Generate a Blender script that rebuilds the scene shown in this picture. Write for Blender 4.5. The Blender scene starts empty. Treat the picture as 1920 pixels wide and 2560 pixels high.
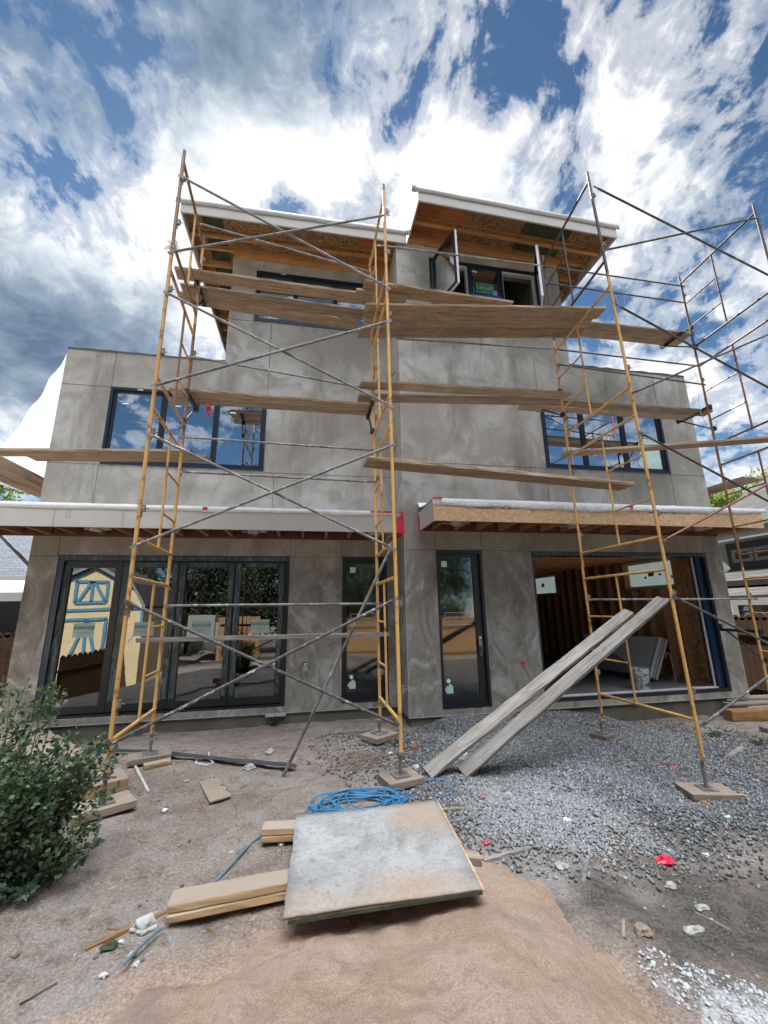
import bpy, math, random
import numpy as np
from mathutils import Vector, Matrix
random.seed(7); RNG = np.random.default_rng(11)
SC = bpy.context.scene
COL = SC.collection
rad = math.radians

# ------------------------------------------------------------------ camera geometry
H = 1.85                                   # eye height above datum
F = 1023.0; IW, IH = 1920.0, 2560.0
yaw, pit, rol = rad(-10.5245), rad(13.3598), rad(-0.9282)
_cy, _sy, _cp, _sp = math.cos(yaw), math.sin(yaw), math.cos(pit), math.sin(pit)
_r = Vector((_cy, _sy, 0)); _f = Vector((-_sy*_cp, _cy*_cp, _sp)); _u = _r.cross(_f)
CR_ = math.cos(rol)*_r + math.sin(rol)*_u
CU_ = -math.sin(rol)*_r + math.cos(rol)*_u
def ray(p):
    return CR_*(p[0]-IW/2) + CU_*(IH/2-p[1]) + _f*F
def W(p, Y):
    d = ray(p); return Vector((0, 0, H)) + d*(Y/d.y)
def WX(p, X):
    d = ray(p); return Vector((0, 0, H)) + d*(X/d.x)
def WZ(p, z):
    d = ray(p); return Vector((0, 0, H)) + d*((z-H)/d.z)
def Zm(ox, oy, s): return lambda x, y: (ox+x*s, oy+y*s)
s_ = 0.42194
R1 = Zm(0,350,s_); R2 = Zm(600,350,s_); R3 = Zm(1220,350,s_); R4 = Zm(0,1200,s_); R5 = Zm(600,1200,s_); R6 = Zm(1220,1200,s_)
R7 = Zm(0,1750,.57866); R8 = Zm(960,1750,.57866)
Q1 = Zm(900,1650,.15069); Q2 = Zm(900,1100,.18083); Q3 = Zm(850,440,.24111); Q4 = Zm(420,450,.24111)
Q5 = Zm(1620,1100,.22607); Q6 = Zm(1620,1500,.22607); Q7 = Zm(0,1050,.20339); Q8 = Zm(0,1450,.29391)
P2 = Zm(1300,1380,.30139); P3 = Zm(150,1380,.36166); P4 = Zm(1150,1000,.33153)
D = Zm(0,0,1.15732)

# ------------------------------------------------------------------ mesh helpers
class MB:
    def __init__(s): s.v = []; s.f = []; s.m = []
    def add(s, vs, fs, mi=0):
        o = len(s.v); s.v += [tuple(v) for v in vs]
        for f in fs: s.f.append(tuple(i+o for i in f)); s.m.append(mi)
    def box(s, a, b, mi=0):
        x0,y0,z0 = a; x1,y1,z1 = b
        if x0>x1: x0,x1=x1,x0
        if y0>y1: y0,y1=y1,y0
        if z0>z1: z0,z1=z1,z0
        s.add([(x0,y0,z0),(x1,y0,z0),(x1,y1,z0),(x0,y1,z0),(x0,y0,z1),(x1,y0,z1),(x1,y1,z1),(x0,y1,z1)],
              [(3,2,1,0),(4,5,6,7),(0,1,5,4),(1,2,6,5),(2,3,7,6),(3,0,4,7)], mi)
        return s
    def hexa(s, b4, t4, mi=0):              # four bottom and four top corners, same turn
        s.add(list(b4)+list(t4), [(3,2,1,0),(4,5,6,7),(0,1,5,4),(1,2,6,5),(2,3,7,6),(3,0,4,7)], mi); return s
    def tube(s, p, q, r, r2=None, n=10, mi=0, cap=True):
        p, q = Vector(p), Vector(q); d = (q-p).normalized(); r2 = r if r2 is None else r2
        a = d.orthogonal().normalized(); b = d.cross(a)
        vs = []
        for c, rr in ((p, r), (q, r2)):
            for i in range(n):
                t = 2*math.pi*i/n; vs.append(c+a*(rr*math.cos(t))+b*(rr*math.sin(t)))
        fs = [(i,(i+1)%n,n+(i+1)%n,n+i) for i in range(n)]
        if cap: fs += [tuple(range(n-1,-1,-1)), tuple(range(n,2*n))]
        s.add(vs, fs, mi); return s
    def path(s, pts, r, n=6, mi=0, flat=1.0):
        pts = [Vector(p) for p in pts]; rings = []
        for i, p in enumerate(pts):
            d = (pts[min(i+1,len(pts)-1)]-pts[max(i-1,0)]).normalized()
            a = d.cross(Vector((0,0,1)))
            a = a.normalized() if a.length>1e-4 else d.orthogonal().normalized()
            b = a.cross(d); rr = r[i] if isinstance(r,(list,tuple)) else r
            rings.append([p+a*(rr*math.cos(2*math.pi*k/n))+b*(rr*flat*math.sin(2*math.pi*k/n)) for k in range(n)])
        vs = [v for R in rings for v in R]; fs = []
        for i in range(len(pts)-1):
            for k in range(n): fs.append((i*n+k, i*n+(k+1)%n, (i+1)*n+(k+1)%n, (i+1)*n+k))
        fs += [tuple(range(n-1,-1,-1)), tuple(range((len(pts)-1)*n, len(pts)*n))]
        s.add(vs, fs, mi); return s
    def obj(s, name, mats, parent=None, smooth=False, loc=None, bevel=0):
        me = bpy.data.meshes.new(name)
        if loc is not None: s.v = [(v[0]-loc[0], v[1]-loc[1], v[2]-loc[2]) for v in s.v]
        me.from_pydata(s.v, [], s.f)
        if not isinstance(mats, (list,tuple)): mats = [mats]
        for m in mats: me.materials.append(m)
        if len(mats)>1: me.polygons.foreach_set('material_index', s.m)
        if smooth:
            me.polygons.foreach_set('use_smooth', [True]*len(me.polygons))
            me.set_sharp_from_angle(angle=rad(40))
        me.update()
        o = bpy.data.objects.new(name, me); COL.objects.link(o)
        if loc is not None: o.location = loc
        if parent is not None: o.parent = parent
        if bevel:
            md = o.modifiers.new('b','BEVEL'); md.width = bevel; md.segments = 2; md.limit_method='ANGLE'
        return o
def np_obj(name, V, Fc, mats, parent=None, smooth=False):
    me = bpy.data.meshes.new(name)
    V = np.asarray(V, dtype=np.float32); Fc = np.asarray(Fc, dtype=np.int32); k = Fc.shape[1]
    me.vertices.add(len(V)); me.vertices.foreach_set('co', V.ravel())
    me.loops.add(Fc.size); me.loops.foreach_set('vertex_index', Fc.ravel())
    me.polygons.add(len(Fc)); me.polygons.foreach_set('loop_start', np.arange(0,Fc.size,k,dtype=np.int32))
    if not isinstance(mats,(list,tuple)): mats=[mats]
    for m in mats: me.materials.append(m)
    me.update(calc_edges=True); me.validate()
    if smooth: me.polygons.foreach_set('use_smooth', np.ones(len(me.polygons),dtype=bool))
    o = bpy.data.objects.new(name, me); COL.objects.link(o)
    if parent is not None: o.parent = parent
    return o
def tag(o, label, cat, group=None):
    o['label'] = label; o['category'] = cat
    if group: o['group'] = group
    return o
def thing(name, label, cat, loc=(0,0,0), group=None, rz=0):
    o = bpy.data.objects.new(name, None); COL.objects.link(o); o.empty_display_size=.1
    o.location = loc; o.rotation_euler = (0,0,rz)
    return tag(o, label, cat, group)
def part(name, mb, m, parent, **k):         # vertices in world space, parent an unrotated Empty
    l = parent.location
    mb.v = [(v[0]-l[0], v[1]-l[1], v[2]-l[2]) for v in mb.v]
    return mb.obj(name, m, parent, **k)
def sub(name, mb, m, prt, **k):             # a sub-part: prt sits at its root's origin
    l = prt.parent.location
    mb.v = [(v[0]-l[0], v[1]-l[1], v[2]-l[2]) for v in mb.v]
    return mb.obj(name, m, prt, **k)
def structure(o): o['kind'] = 'structure'; return o
def stuff(o, label, cat): o['kind'] = 'stuff'; return tag(o, label, cat)
def text_obj(name, txt, size, mat, parent, center, shear=0., right=(1,0,0), up=(0,0,1), stretch=1.0, loc0=None):
    cu = bpy.data.curves.new('t','FONT'); cu.body = txt; cu.size = size; cu.align_x='CENTER'; cu.align_y='CENTER'; cu.shear=shear
    cu.extrude = .0006; cu.resolution_u = 3
    t = bpy.data.objects.new('t', cu); COL.objects.link(t)
    dg = bpy.context.evaluated_depsgraph_get()
    me = bpy.data.meshes.new_from_object(t.evaluated_get(dg)); bpy.data.objects.remove(t); bpy.data.curves.remove(cu)
    r = Vector(right).normalized(); u = Vector(up).normalized(); n = r.cross(u)
    l = Vector(loc0) if loc0 is not None else (parent.location if parent.type=='EMPTY' else parent.parent.location)
    for v in me.vertices:
        v.co = Vector(center)-l + r*(v.co.x*stretch) + u*v.co.y + n*v.co.z
    me.materials.clear(); me.materials.append(mat)
    o = bpy.data.objects.new(name, me); COL.objects.link(o); o.parent = parent
    return o

# ------------------------------------------------------------------ material helpers
class NT:
    def __init__(s, name):
        s.m = bpy.data.materials.new(name); s.m.use_nodes = True; s.t = s.m.node_tree
        s.t.nodes.clear(); s.out = s.n('ShaderNodeOutputMaterial'); s.b = s.n('ShaderNodeBsdfPrincipled')
        s.l(s.b.outputs[0], s.out.inputs[0]); s._c = None
    def n(s, ty, **k):
        x = s.t.nodes.new(ty)
        for a,b in k.items(): setattr(x,a,b)
        return x
    def l(s, a, b): s.t.links.new(a, b)
    def put(s, sock, v):
        if hasattr(v,'is_output') or isinstance(v, bpy.types.NodeSocket): s.l(v, sock)
        elif isinstance(v,(tuple,list)) and len(v)==3 and sock.type=='RGBA': sock.default_value=(*v,1)
        else: sock.default_value = v
    def coord(s, kind='Object', scale=(1,1,1), rot=(0,0,0), rnd=0, loc=(0,0,0)):
        tc = s.n('ShaderNodeTexCoord'); mp = s.n('ShaderNodeMapping'); c = tc.outputs[kind]
        if rnd:
            oi = s.n('ShaderNodeObjectInfo'); ml = s.n('ShaderNodeMath', operation='MULTIPLY'); s.l(oi.outputs['Random'], ml.inputs[0]); ml.inputs[1].default_value=rnd
            ad = s.n('ShaderNodeVectorMath', operation='ADD'); s.l(c, ad.inputs[0]); s.l(ml.outputs[0], ad.inputs[1]); c = ad.outputs[0]
        s.l(c, mp.inputs[0]); mp.inputs['Scale'].default_value=scale; mp.inputs['Rotation'].default_value=rot; mp.inputs['Location'].default_value=loc
        return mp.outputs[0]
    def noise(s, c, scale=5, detail=4, rough=.55, dist=0., out='Fac'):
        x = s.n('ShaderNodeTexNoise'); s.l(c, x.inputs['Vector']); x.inputs['Scale'].default_value=scale
        x.inputs['Detail'].default_value=detail; x.inputs['Roughness'].default_value=rough; x.inputs['Distortion'].default_value=dist
        return x.outputs[out]
    def voro(s, c, scale=5, feature='F1', out='Distance', rnd=1):
        x = s.n('ShaderNodeTexVoronoi', feature=feature); s.l(c, x.inputs['Vector']); x.inputs['Scale'].default_value=scale
        x.inputs['Randomness'].default_value=rnd
        return x.outputs[out]
    def ramp(s, fac, stops, interp='LINEAR'):
        x = s.n('ShaderNodeValToRGB'); s.put(x.inputs[0], fac); e = x.color_ramp.elements; x.color_ramp.interpolation=interp
        while len(e)<len(stops): e.new(.5)
        for i,(p,c) in enumerate(stops):
            e[i].position=p; e[i].color=(*c,1) if isinstance(c,(tuple,list)) else (c,c,c,1)
        return x.outputs[0]
    def mix(s, fac, a, b, mode='MIX'):
        x = s.n('ShaderNodeMix', data_type='RGBA', blend_type=mode); s.put(x.inputs[0], fac); s.put(x.inputs[6], a); s.put(x.inputs[7], b)
        return x.outputs[2]
    def math(s, op, a, b=0., c=None, clamp=False):
        x = s.n('ShaderNodeMath', operation=op, use_clamp=clamp); s.put(x.inputs[0], a); s.put(x.inputs[1], b)
        if c is not None: s.put(x.inputs[2], c)
        return x.outputs[0]
    def island(s):
        return s.n('ShaderNodeNewGeometry').outputs['Random Per Island']
    def orand(s): return s.n('ShaderNodeObjectInfo').outputs['Random']
    def bump(s, h, strength=.3, dist=.01):
        x = s.n('ShaderNodeBump'); s.put(x.inputs['Height'], h); x.inputs['Strength'].default_value=strength; x.inputs['Distance'].default_value=dist
        s.l(x.outputs[0], s.b.inputs['Normal']); return x
    def done(s, col, rough=.7, spec=.3, metal=0.):
        s.put(s.b.inputs['Base Color'], col); s.put(s.b.inputs['Roughness'], rough); s.put(s.b.inputs['Specular IOR Level'], spec); s.b.inputs['Metallic'].default_value=metal
        return s.m

def m_plain(name, col, rough=.6, spec=.3, metal=0., var=.12, scale=6):
    t = NT(name); c = t.coord(rnd=9)
    n = t.noise(c, scale, 5, .6)
    lo = tuple(x*(1-var) for x in col); hi = tuple(min(1,x*(1+var)) for x in col)
    t.bump(t.noise(c, scale*8, 3), .08, .003)
    return t.done(t.ramp(n, [(.3,lo),(.7,hi)]), rough, spec, metal)

def m_stucco():
    t = NT('stucco'); c = t.coord()
    big = t.noise(c, .55, 4, .6, .6); mid = t.noise(c, 1.7, 6, .62, .8); fine = t.noise(c, 90, 3, .6)
    col = t.ramp(big, [(.37,(.245,.216,.176)),(.47,(.345,.316,.272)),(.53,(.405,.38,.338)),(.63,(.49,.472,.44))])
    col = t.mix(t.ramp(mid, [(.47,0.),(.60,.7)]), col, (.215,.19,.155))
    # pale trowel marks and lime bloom
    c2 = t.coord(scale=(1,1,.55))
    bl = t.noise(c2, 2.6, 9, .72, 1.2)
    col = t.mix(t.ramp(bl, [(.56,0.),(.70,.42)]), col, (.50,.485,.46))
    dk = t.noise(t.coord(scale=(1.6,1,.35), loc=(3,1,7)), 1.3, 6, .65)
    col = t.mix(t.ramp(dk, [(.52,0.),(.66,.7)]), col, (.14,.12,.095))
    # still damp, browner low coat on the ground floor
    z = t.n('ShaderNodeSeparateXYZ'); t.l(c, z.inputs[0])
    zz = t.math('ADD', z.outputs[2], t.math('MULTIPLY', t.math('SUBTRACT', mid, .5), 2.2))
    low = t.n('ShaderNodeMapRange'); t.l(zz, low.inputs[0]); low.inputs[1].default_value=2.4; low.inputs[2].default_value=3.6; low.inputs[3].default_value=.55; low.inputs[4].default_value=0.
    col = t.mix(low.outputs[0], col, (.185,.158,.115))
    col = t.mix(.15, col, (.38,.345,.29))
    blo = t.noise(t.coord(scale=(1,1,.6), loc=(9,2,4)), 2.1, 9, .74, 1.6)
    lowz = t.n('ShaderNodeMapRange'); t.l(zz, lowz.inputs[0]); lowz.inputs[1].default_value=2.2; lowz.inputs[2].default_value=3.4; lowz.inputs[3].default_value=1.; lowz.inputs[4].default_value=0.
    col = t.mix(t.math('MULTIPLY', lowz.outputs[0], t.ramp(blo,[(.52,0.),(.61,.85)])), col, (.47,.455,.42))    # lime bloom on the damp coat
    col = t.mix(t.math('MULTIPLY', lowz.outputs[0], t.ramp(blo,[(.38,.75),(.48,0.)])), col, (.12,.10,.07))
    col = t.mix(.25, col, t.ramp(fine, [(.3,(.05,.045,.04)),(.7,(.42,.41,.39))]), 'MIX')
    t.bump(t.math('ADD', fine, t.math('MULTIPLY', bl, 3.)), .35, .004)
    return t.done(col, .92, .15)
def m_wood(name, a, b, dark, stain=.5, mortar=0., rnd=40, gs=1., dust=0.):
    t = NT(name); c = t.coord(scale=(1.3,22*gs,22*gs), rnd=rnd); cb = t.coord(rnd=rnd)
    g = t.noise(c, 1.6, 6, .65, .7); g2 = t.noise(t.coord(scale=(3,70,70),rnd=rnd), 1.2, 3, .6)
    col = t.ramp(g, [(.28,dark),(.47,a),(.68,b)])
    col = t.mix(t.ramp(g2,[(.3,.35),(.6,0.)]), col, dark)
    blot = t.noise(cb, 3.2, 6, .65)
    col = t.mix(t.math('MULTIPLY', t.ramp(blot,[(.42,0.),(.68,1.)]), stain), col, tuple(x*.55 for x in a))
    if mortar:
        mo = t.noise(cb, 9, 8, .75)
        col = t.mix(t.math('MULTIPLY', t.ramp(mo,[(.57,0.),(.68,1.)]), mortar), col, (.40,.385,.36))
    if dust:                                # grit lying on the upper face
        ge = t.n('ShaderNodeNewGeometry'); sz = t.n('ShaderNodeSeparateXYZ'); t.l(ge.outputs['Normal'], sz.inputs[0])
        up = t.ramp(sz.outputs[2], [(.6,0.),(.85,1.)]); gr = t.noise(cb, 14, 7, .7)
        col = t.mix(t.math('MULTIPLY', t.math('MULTIPLY', up, t.ramp(gr,[(.3,.45),(.6,1.)])), dust), col, (.33,.275,.225))
    hv = t.orand(); hs = t.n('ShaderNodeHueSaturation'); t.l(col, hs.inputs['Color'])
    t.l(t.math('ADD', t.math('MULTIPLY', hv, .45), .78), hs.inputs['Value'])
    t.bump(t.math('ADD', g, t.math('MULTIPLY', g2, .6)), .5, .004)
    return t.done(hs.outputs[0], .85, .15)
def m_osb(name, bright=1., soft=0.):
    t = NT(name); c = t.coord(); w = t.noise(c, 4.5, 2, .5, out='Color')
    ad = t.n('ShaderNodeVectorMath', operation='MULTIPLY_ADD'); t.l(w, ad.inputs[0]); ad.inputs[1].default_value=(.35,.35,.35); t.l(c, ad.inputs[2])
    def fl(rot, sc):
        mp = t.n('ShaderNodeMapping'); t.l(ad.outputs[0], mp.inputs[0]); mp.inputs['Rotation'].default_value=rot; mp.inputs['Scale'].default_value=sc
        return t.voro(mp.outputs[0], 1., 'F1', 'Color')
    a = fl((.3,.4,.5),(13,60,60)); b = fl((.2,-.3,-.7),(60,16,45)); 
    sa = t.n('ShaderNodeSeparateColor'); t.l(a, sa.inputs[0]); sb = t.n('ShaderNodeSeparateColor'); t.l(b, sb.inputs[0])
    f = t.math('ADD', t.math('MULTIPLY', sa.outputs[0], .55), t.math('MULTIPLY', sb.outputs[1], .45))
    k = bright
    col = t.ramp(f, [(.12,(.10*k,.045*k,.018*k)),(.38,(.30*k,.155*k,.06*k)),(.6,(.44*k,.25*k,.105*k)),(.9,(.62*k,.42*k,.22*k))])
    if soft: col = t.mix(soft, col, (.60,.43,.28))
    t.bump(f, .3, .002)
    return t.done(col, .75, .2)
def m_paint(name, base, rust=(.11,.045,.022), amt=.5, pale=(.50,.44,.36), rough=.5):
    t = NT(name); c = t.coord(rnd=30)
    n = t.noise(c, 7, 8, .7); n2 = t.noise(c, 26, 6, .7); n3 = t.noise(c, 2.2, 3, .5)
    col = t.mix(t.ramp(n3,[(.35,0.),(.7,.35)]), base, tuple(x*.62 for x in base))
    e = .64-.14*amt
    col = t.mix(t.ramp(n,[(e,0.),(e+.09,.85)]), col, rust)
    col = t.mix(t.ramp(n2,[(.60,0.),(.68,.9)]), col, pale)
    col = t.mix(t.ramp(t.noise(c,60,3,.6),[(.66,0.),(.72,.9)]), col, rust)
    t.bump(n2, .15, .002)
    return t.done(col, rough, .4)
def m_galv(name, base, splat=.8, dark=(.05,.045,.04)):
    t = NT(name); c = t.coord(rnd=30)
    n = t.noise(c, 5, 6, .65); n2 = t.noise(c, 18, 7, .75); n3 = t.noise(c, 40, 4, .7)
    col = t.mix(t.ramp(n,[(.4,0.),(.65,.8)]), base, dark)
    col = t.mix(t.math('MULTIPLY', t.ramp(n2,[(.55,0.),(.64,1.)]), splat), col, (.55,.53,.50))
    col = t.mix(t.ramp(n3,[(.64,0.),(.7,.8)]), col, (.13,.06,.035))
    t.bump(n2, .3, .003)
    return t.done(col, .6, .4)
def m_glass(name, tint=(.55,.62,.60), refl=.30, rough=0., dark=None):
    t = NT(name); tr = t.n('ShaderNodeBsdfTransparent'); tr.inputs[0].default_value=(*tint,1)
    gl = t.n('ShaderNodeBsdfGlossy'); gl.inputs['Roughness'].default_value=rough; gl.inputs[0].default_value=(.93,.97,1,1)
    fr = t.n('ShaderNodeFresnel'); fr.inputs[0].default_value=1.5
    c = t.coord(); bp = t.n('ShaderNodeBump'); t.l(t.noise(c, 1.1, 2), bp.inputs['Height']); bp.inputs['Strength'].default_value=.05; bp.inputs['Distance'].default_value=.02
    t.l(bp.outputs[0], gl.inputs['Normal'])
    f = t.math('ADD', fr.outputs[0], refl, clamp=True)
    mx = t.n('ShaderNodeMixShader'); t.l(f, mx.inputs[0]); t.l(tr.outputs[0], mx.inputs[1]); t.l(gl.outputs[0], mx.inputs[2])
    t.l(mx.outputs[0], t.out.inputs[0]); return t.m
def m_film(name):
    t = NT(name); c = t.coord(scale=(14,14,2.2), rnd=20)
    n = t.noise(c, 1.6, 5, .6, 1.5)
    t.bump(n, .9, .02)
    return t.done(t.ramp(n,[(.38,(.012,.02,.022)),(.55,(.045,.075,.078)),(.72,(.13,.19,.19))]), .25, .5)
def m_leaf(name, a, b, c3, trans=.25):
    t = NT(name); r = t.island()
    col = t.ramp(r, [(0.,a),(.5,b),(1.,c3)])
    t.put(t.b.inputs['Base Color'], col); t.b.inputs['Roughness'].default_value=.55; t.b.inputs['Specular IOR Level'].default_value=.3
    tl = t.n('ShaderNodeBsdfTranslucent'); t.l(t.mix(.5, col, (.25,.35,.05)), tl.inputs[0])
    mx = t.n('ShaderNodeMixShader'); mx.inputs[0].default_value=trans; t.l(t.b.outputs[0], mx.inputs[1]); t.l(tl.outputs[0], mx.inputs[2]); t.l(mx.outputs[0], t.out.inputs[0])
    return t.m
def m_shingle(name, a, b, sx=3.0, sz=7.0):
    t = NT(name); c = t.coord()
    sp = t.n('ShaderNodeSeparateXYZ'); t.l(c, sp.inputs[0])
    br = t.n('ShaderNodeTexBrick'); cm = t.n('ShaderNodeCombineXYZ'); t.l(t.math('MULTIPLY',t.math('ADD',sp.outputs[0],sp.outputs[1]),1.), cm.inputs[0]); t.l(sp.outputs[2], cm.inputs[1]); t.l(cm.outputs[0], br.inputs[0])
    br.inputs['Scale'].default_value=1.; br.inputs['Brick Width'].default_value=.32; br.inputs['Row Height'].default_value=.085; br.inputs['Mortar Size'].default_value=.008
    br.inputs['Color1'].default_value=(*a,1); br.inputs['Color2'].default_value=(*b,1); br.inputs['Mortar'].default_value=(*[x*.3 for x in a],1)
    col = t.mix(.35, br.outputs[0], t.ramp(t.noise(c,30,4),[(.3,tuple(x*.6 for x in a)),(.7,b)]))
    t.bump(br.outputs[1], .6, .01)
    return t.done(col, .9, .15)

M = {}
M['stucco'] = m_stucco()
M['joint'] = m_plain('joint_bead', (.085,.078,.068), .8)
M['concrete'] = m_plain('foundation_concrete', (.125,.108,.085), .9, .15, var=.35, scale=2.2)
M['bead'] = m_plain('corner_bead', (.42,.41,.39), .6)
M['fascia'] = m_plain('fascia_board', (.44,.42,.385), .75, .2, var=.06, scale=3)
M['metal'] = m_plain('drip_metal', (.44,.44,.42), .4, .5, var=.06, scale=3)
M['membrane'] = m_plain('white_membrane', (.78,.78,.80), .45, .4, var=.10, scale=5)
M['poly'] = m_plain('clear_poly', (.62,.62,.60), .3, .5, var=.15, scale=9)
t = NT('clear_poly'); tl = t.n('ShaderNodeBsdfTransparent'); mxs = t.n('ShaderNodeMixShader'); t.done((.66,.66,.64),.3,.5)
t.l(t.ramp(t.noise(t.coord(scale=(3,1,9)),2.,6,.65,1.2),[(.35,.25),(.65,.75)]),mxs.inputs[0]); t.l(tl.outputs[0],mxs.inputs[1]); t.l(t.b.outputs[0],mxs.inputs[2]); t.l(mxs.outputs[0],t.out.inputs[0]); M['poly']=t.m
M['redtape'] = m_plain('red_film', (.62,.02,.05), .4, .5, var=.3, scale=14)
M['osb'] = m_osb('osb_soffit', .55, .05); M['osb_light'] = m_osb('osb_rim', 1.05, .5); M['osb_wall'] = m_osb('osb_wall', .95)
M['canopy_ply'] = m_plain('shaded_red_ply', (.10,.045,.03), .8, var=.3)  # recess shade under the canopies is put into this dark red
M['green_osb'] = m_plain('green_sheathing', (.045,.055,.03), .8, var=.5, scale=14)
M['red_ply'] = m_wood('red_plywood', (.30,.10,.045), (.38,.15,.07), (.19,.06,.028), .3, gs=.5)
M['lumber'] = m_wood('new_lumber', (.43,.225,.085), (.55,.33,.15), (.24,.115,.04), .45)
M['lumber_dark'] = m_wood('brown_shaded_lumber', (.36,.19,.08), (.47,.27,.12), (.18,.085,.04), .5)  # darker lumber copy: joist shade in its colour, own brown on scraps and beam
M['plank'] = m_wood('weathered_plank', (.32,.235,.155), (.46,.355,.25), (.13,.088,.055), .55, .5)
M['plank_grey'] = m_wood('grey_plank', (.23,.205,.18), (.33,.305,.275), (.11,.092,.075), .35, .3)
M['pad'] = m_wood('pad_wood', (.27,.20,.145), (.38,.30,.22), (.14,.10,.07), .5, .55, dust=.4)
M['beam4'] = m_wood('timber', (.40,.26,.14), (.48,.34,.20), (.24,.145,.07), .35, .3, dust=1.)
M['black'] = m_plain('dark_frame', (.010,.013,.018), .35, .45, var=.2)
M['navy'] = m_plain('navy_film', (.004,.022,.062), .3, .5, var=.35, scale=3)
M['navy2'] = m_plain('navy_frame', (.009,.016,.032), .32, .5, var=.2)
M['blue_film'] = m_plain('blue_film', (.02,.07,.19), .35, .5, var=.2)
M['white'] = m_plain('white_vinyl', (.62,.62,.60), .45, .4, var=.06)
M['film'] = m_film('wrapped_film')
M['glass'] = m_glass('door_glass', (.36,.40,.39), .15)
M['glass_sky'] = m_glass('coated_glass', (.28,.33,.36), .60)
M['glass_door'] = m_glass('film_glass', (.40,.44,.42), .14, .05)
M['sticker'] = m_plain('pale_sticker', (.50,.66,.58), .5, var=.08)
t = NT('clear_sticker'); tl = t.n('ShaderNodeBsdfTransparent'); mxs = t.n('ShaderNodeMixShader'); mxs.inputs[0].default_value=.55; t.done((.52,.68,.60),.4,.4)
t.l(tl.outputs[0],mxs.inputs[1]); t.l(t.b.outputs[0],mxs.inputs[2]); t.l(mxs.outputs[0],t.out.inputs[0]); M['sticker_clear']=t.m
M['sticker_w'] = m_plain('white_sticker', (.75,.78,.72), .5, var=.08)
M['ink'] = m_plain('ink', (.02,.025,.03), .5, var=.05)
M['ink_w'] = m_plain('white_ink', (.55,.55,.55), .5, var=.05)
M['green'] = m_plain('green_sign', (.0,.17,.045), .5, var=.08)
M['yellow'] = m_paint('yellow_paint', (.60,.33,.11), amt=.62)
M['yellow_c'] = m_paint('fresh_yellow_paint', (.68,.385,.115), amt=.5)
M['brown'] = m_paint('worn_brown_paint', (.24,.115,.055), amt=.5)
M['dkbrown'] = m_paint('dark_rust_paint', (.075,.042,.034), (.03,.018,.014), amt=.5, pale=(.2,.17,.16))
M['redbrown'] = m_paint('red_oxide_paint', (.22,.085,.05), amt=.4)
M['galv'] = m_galv('galvanised', (.24,.235,.225))
M['galv_dark'] = m_galv('dark_tube', (.095,.09,.088), .3, (.03,.026,.024))
M['galv_splat'] = m_galv('splattered_tube', (.09,.085,.08), 1.)
M['steel'] = m_galv('bare_steel', (.17,.15,.135), .5)
M['blackm'] = m_plain('black_bracket', (.02,.018,.017), .6, var=.3)
M['studs'] = m_wood('stud', (.52,.29,.14), (.64,.40,.21), (.30,.14,.07), .3)
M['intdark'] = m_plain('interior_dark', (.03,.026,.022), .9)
M['slab'] = m_plain('interior_slab', (.17,.16,.15), .8, var=.25, scale=3)
M['drywall'] = m_plain('drywall_face', (.30,.30,.27), .85, var=.04)
M['drywall_edge'] = m_plain('drywall_edge', (.55,.55,.54), .8, var=.12, scale=30)
M['pipe_black'] = m_plain('black_pipe', (.045,.05,.06), .5, var=.3)
M['hose'] = m_plain('blue_hose', (.05,.19,.33), .45, .4, var=.25, scale=12)
M['hose_grey'] = m_plain('dusty_hose', (.10,.16,.19), .6, .3, var=.3, scale=12)
M['rock'] = m_plain('rock', (.34,.32,.29), .9, var=.3, scale=14)
M['chalk'] = m_plain('white_plaster', (.46,.445,.41), .9, var=.2, scale=12)
M['brickred'] = m_plain('red_clay', (.30,.10,.05), .9, var=.3, scale=20)
M['trunk'] = m_plain('bark', (.10,.075,.055), .9, var=.4, scale=9)
M['stem'] = m_plain('stem', (.10,.13,.05), .7, var=.3)
M['leaf_bush'] = m_leaf('weed_leaf', (.027,.055,.028), (.055,.098,.052), (.16,.21,.14), .25)
M['leaf_tree'] = m_leaf('tree_leaf', (.045,.085,.015), (.10,.16,.03), (.20,.25,.06), .45)
M['leaf_dark'] = m_leaf('evergreen_leaf', (.014,.024,.009), (.028,.042,.015), (.05,.065,.025), .1)
M['shingle'] = m_shingle('grey_shingle', (.06,.058,.056), (.115,.112,.108))
M['shingle_b'] = m_shingle('bluegrey_shingle', (.10,.115,.14), (.17,.185,.21))
M['siding'] = m_plain('slate_siding', (.085,.098,.125), .7, var=.06, scale=2)
M['trimw'] = m_plain('house_trim', (.33,.33,.31), .7, var=.06)
M['fence'] = m_wood('fence_wood', (.06,.034,.021), (.09,.052,.032), (.028,.016,.011), .4)  # dark brown wood, with the mirrored fence's shade put into its colour
M['fence_tan'] = m_wood('tan_fence', (.42,.24,.12), (.52,.32,.17), (.22,.12,.06), .3)
M['shed'] = m_wood('shed_panel', (.82,.64,.40), (.88,.74,.52), (.66,.48,.27), .15, gs=.6)
M['shed_blue'] = m_plain('shed_trim', (.12,.34,.52), .6)
t = NT('white_sheeting'); tl = t.n('ShaderNodeBsdfTranslucent'); tl.inputs[0].default_value=(.80,.86,.90,1); mxs = t.n('ShaderNodeMixShader'); mxs.inputs[0].default_value=.6
t.done((.80,.79,.76),.5,.3); t.bump(t.noise(t.coord(scale=(1,1,.4)),2.2,5,.6,1.),.6,.06); t.l(t.b.outputs[0],mxs.inputs[1]); t.l(tl.outputs[0],mxs.inputs[2]); t.l(mxs.outputs[0],t.out.inputs[0]); M['tarp']=t.m
M['darkglass'] = m_plain('window_dark', (.02,.025,.03), .1, .6)
M['leather'] = m_plain('dark_strap', (.035,.02,.025), .7)

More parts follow.
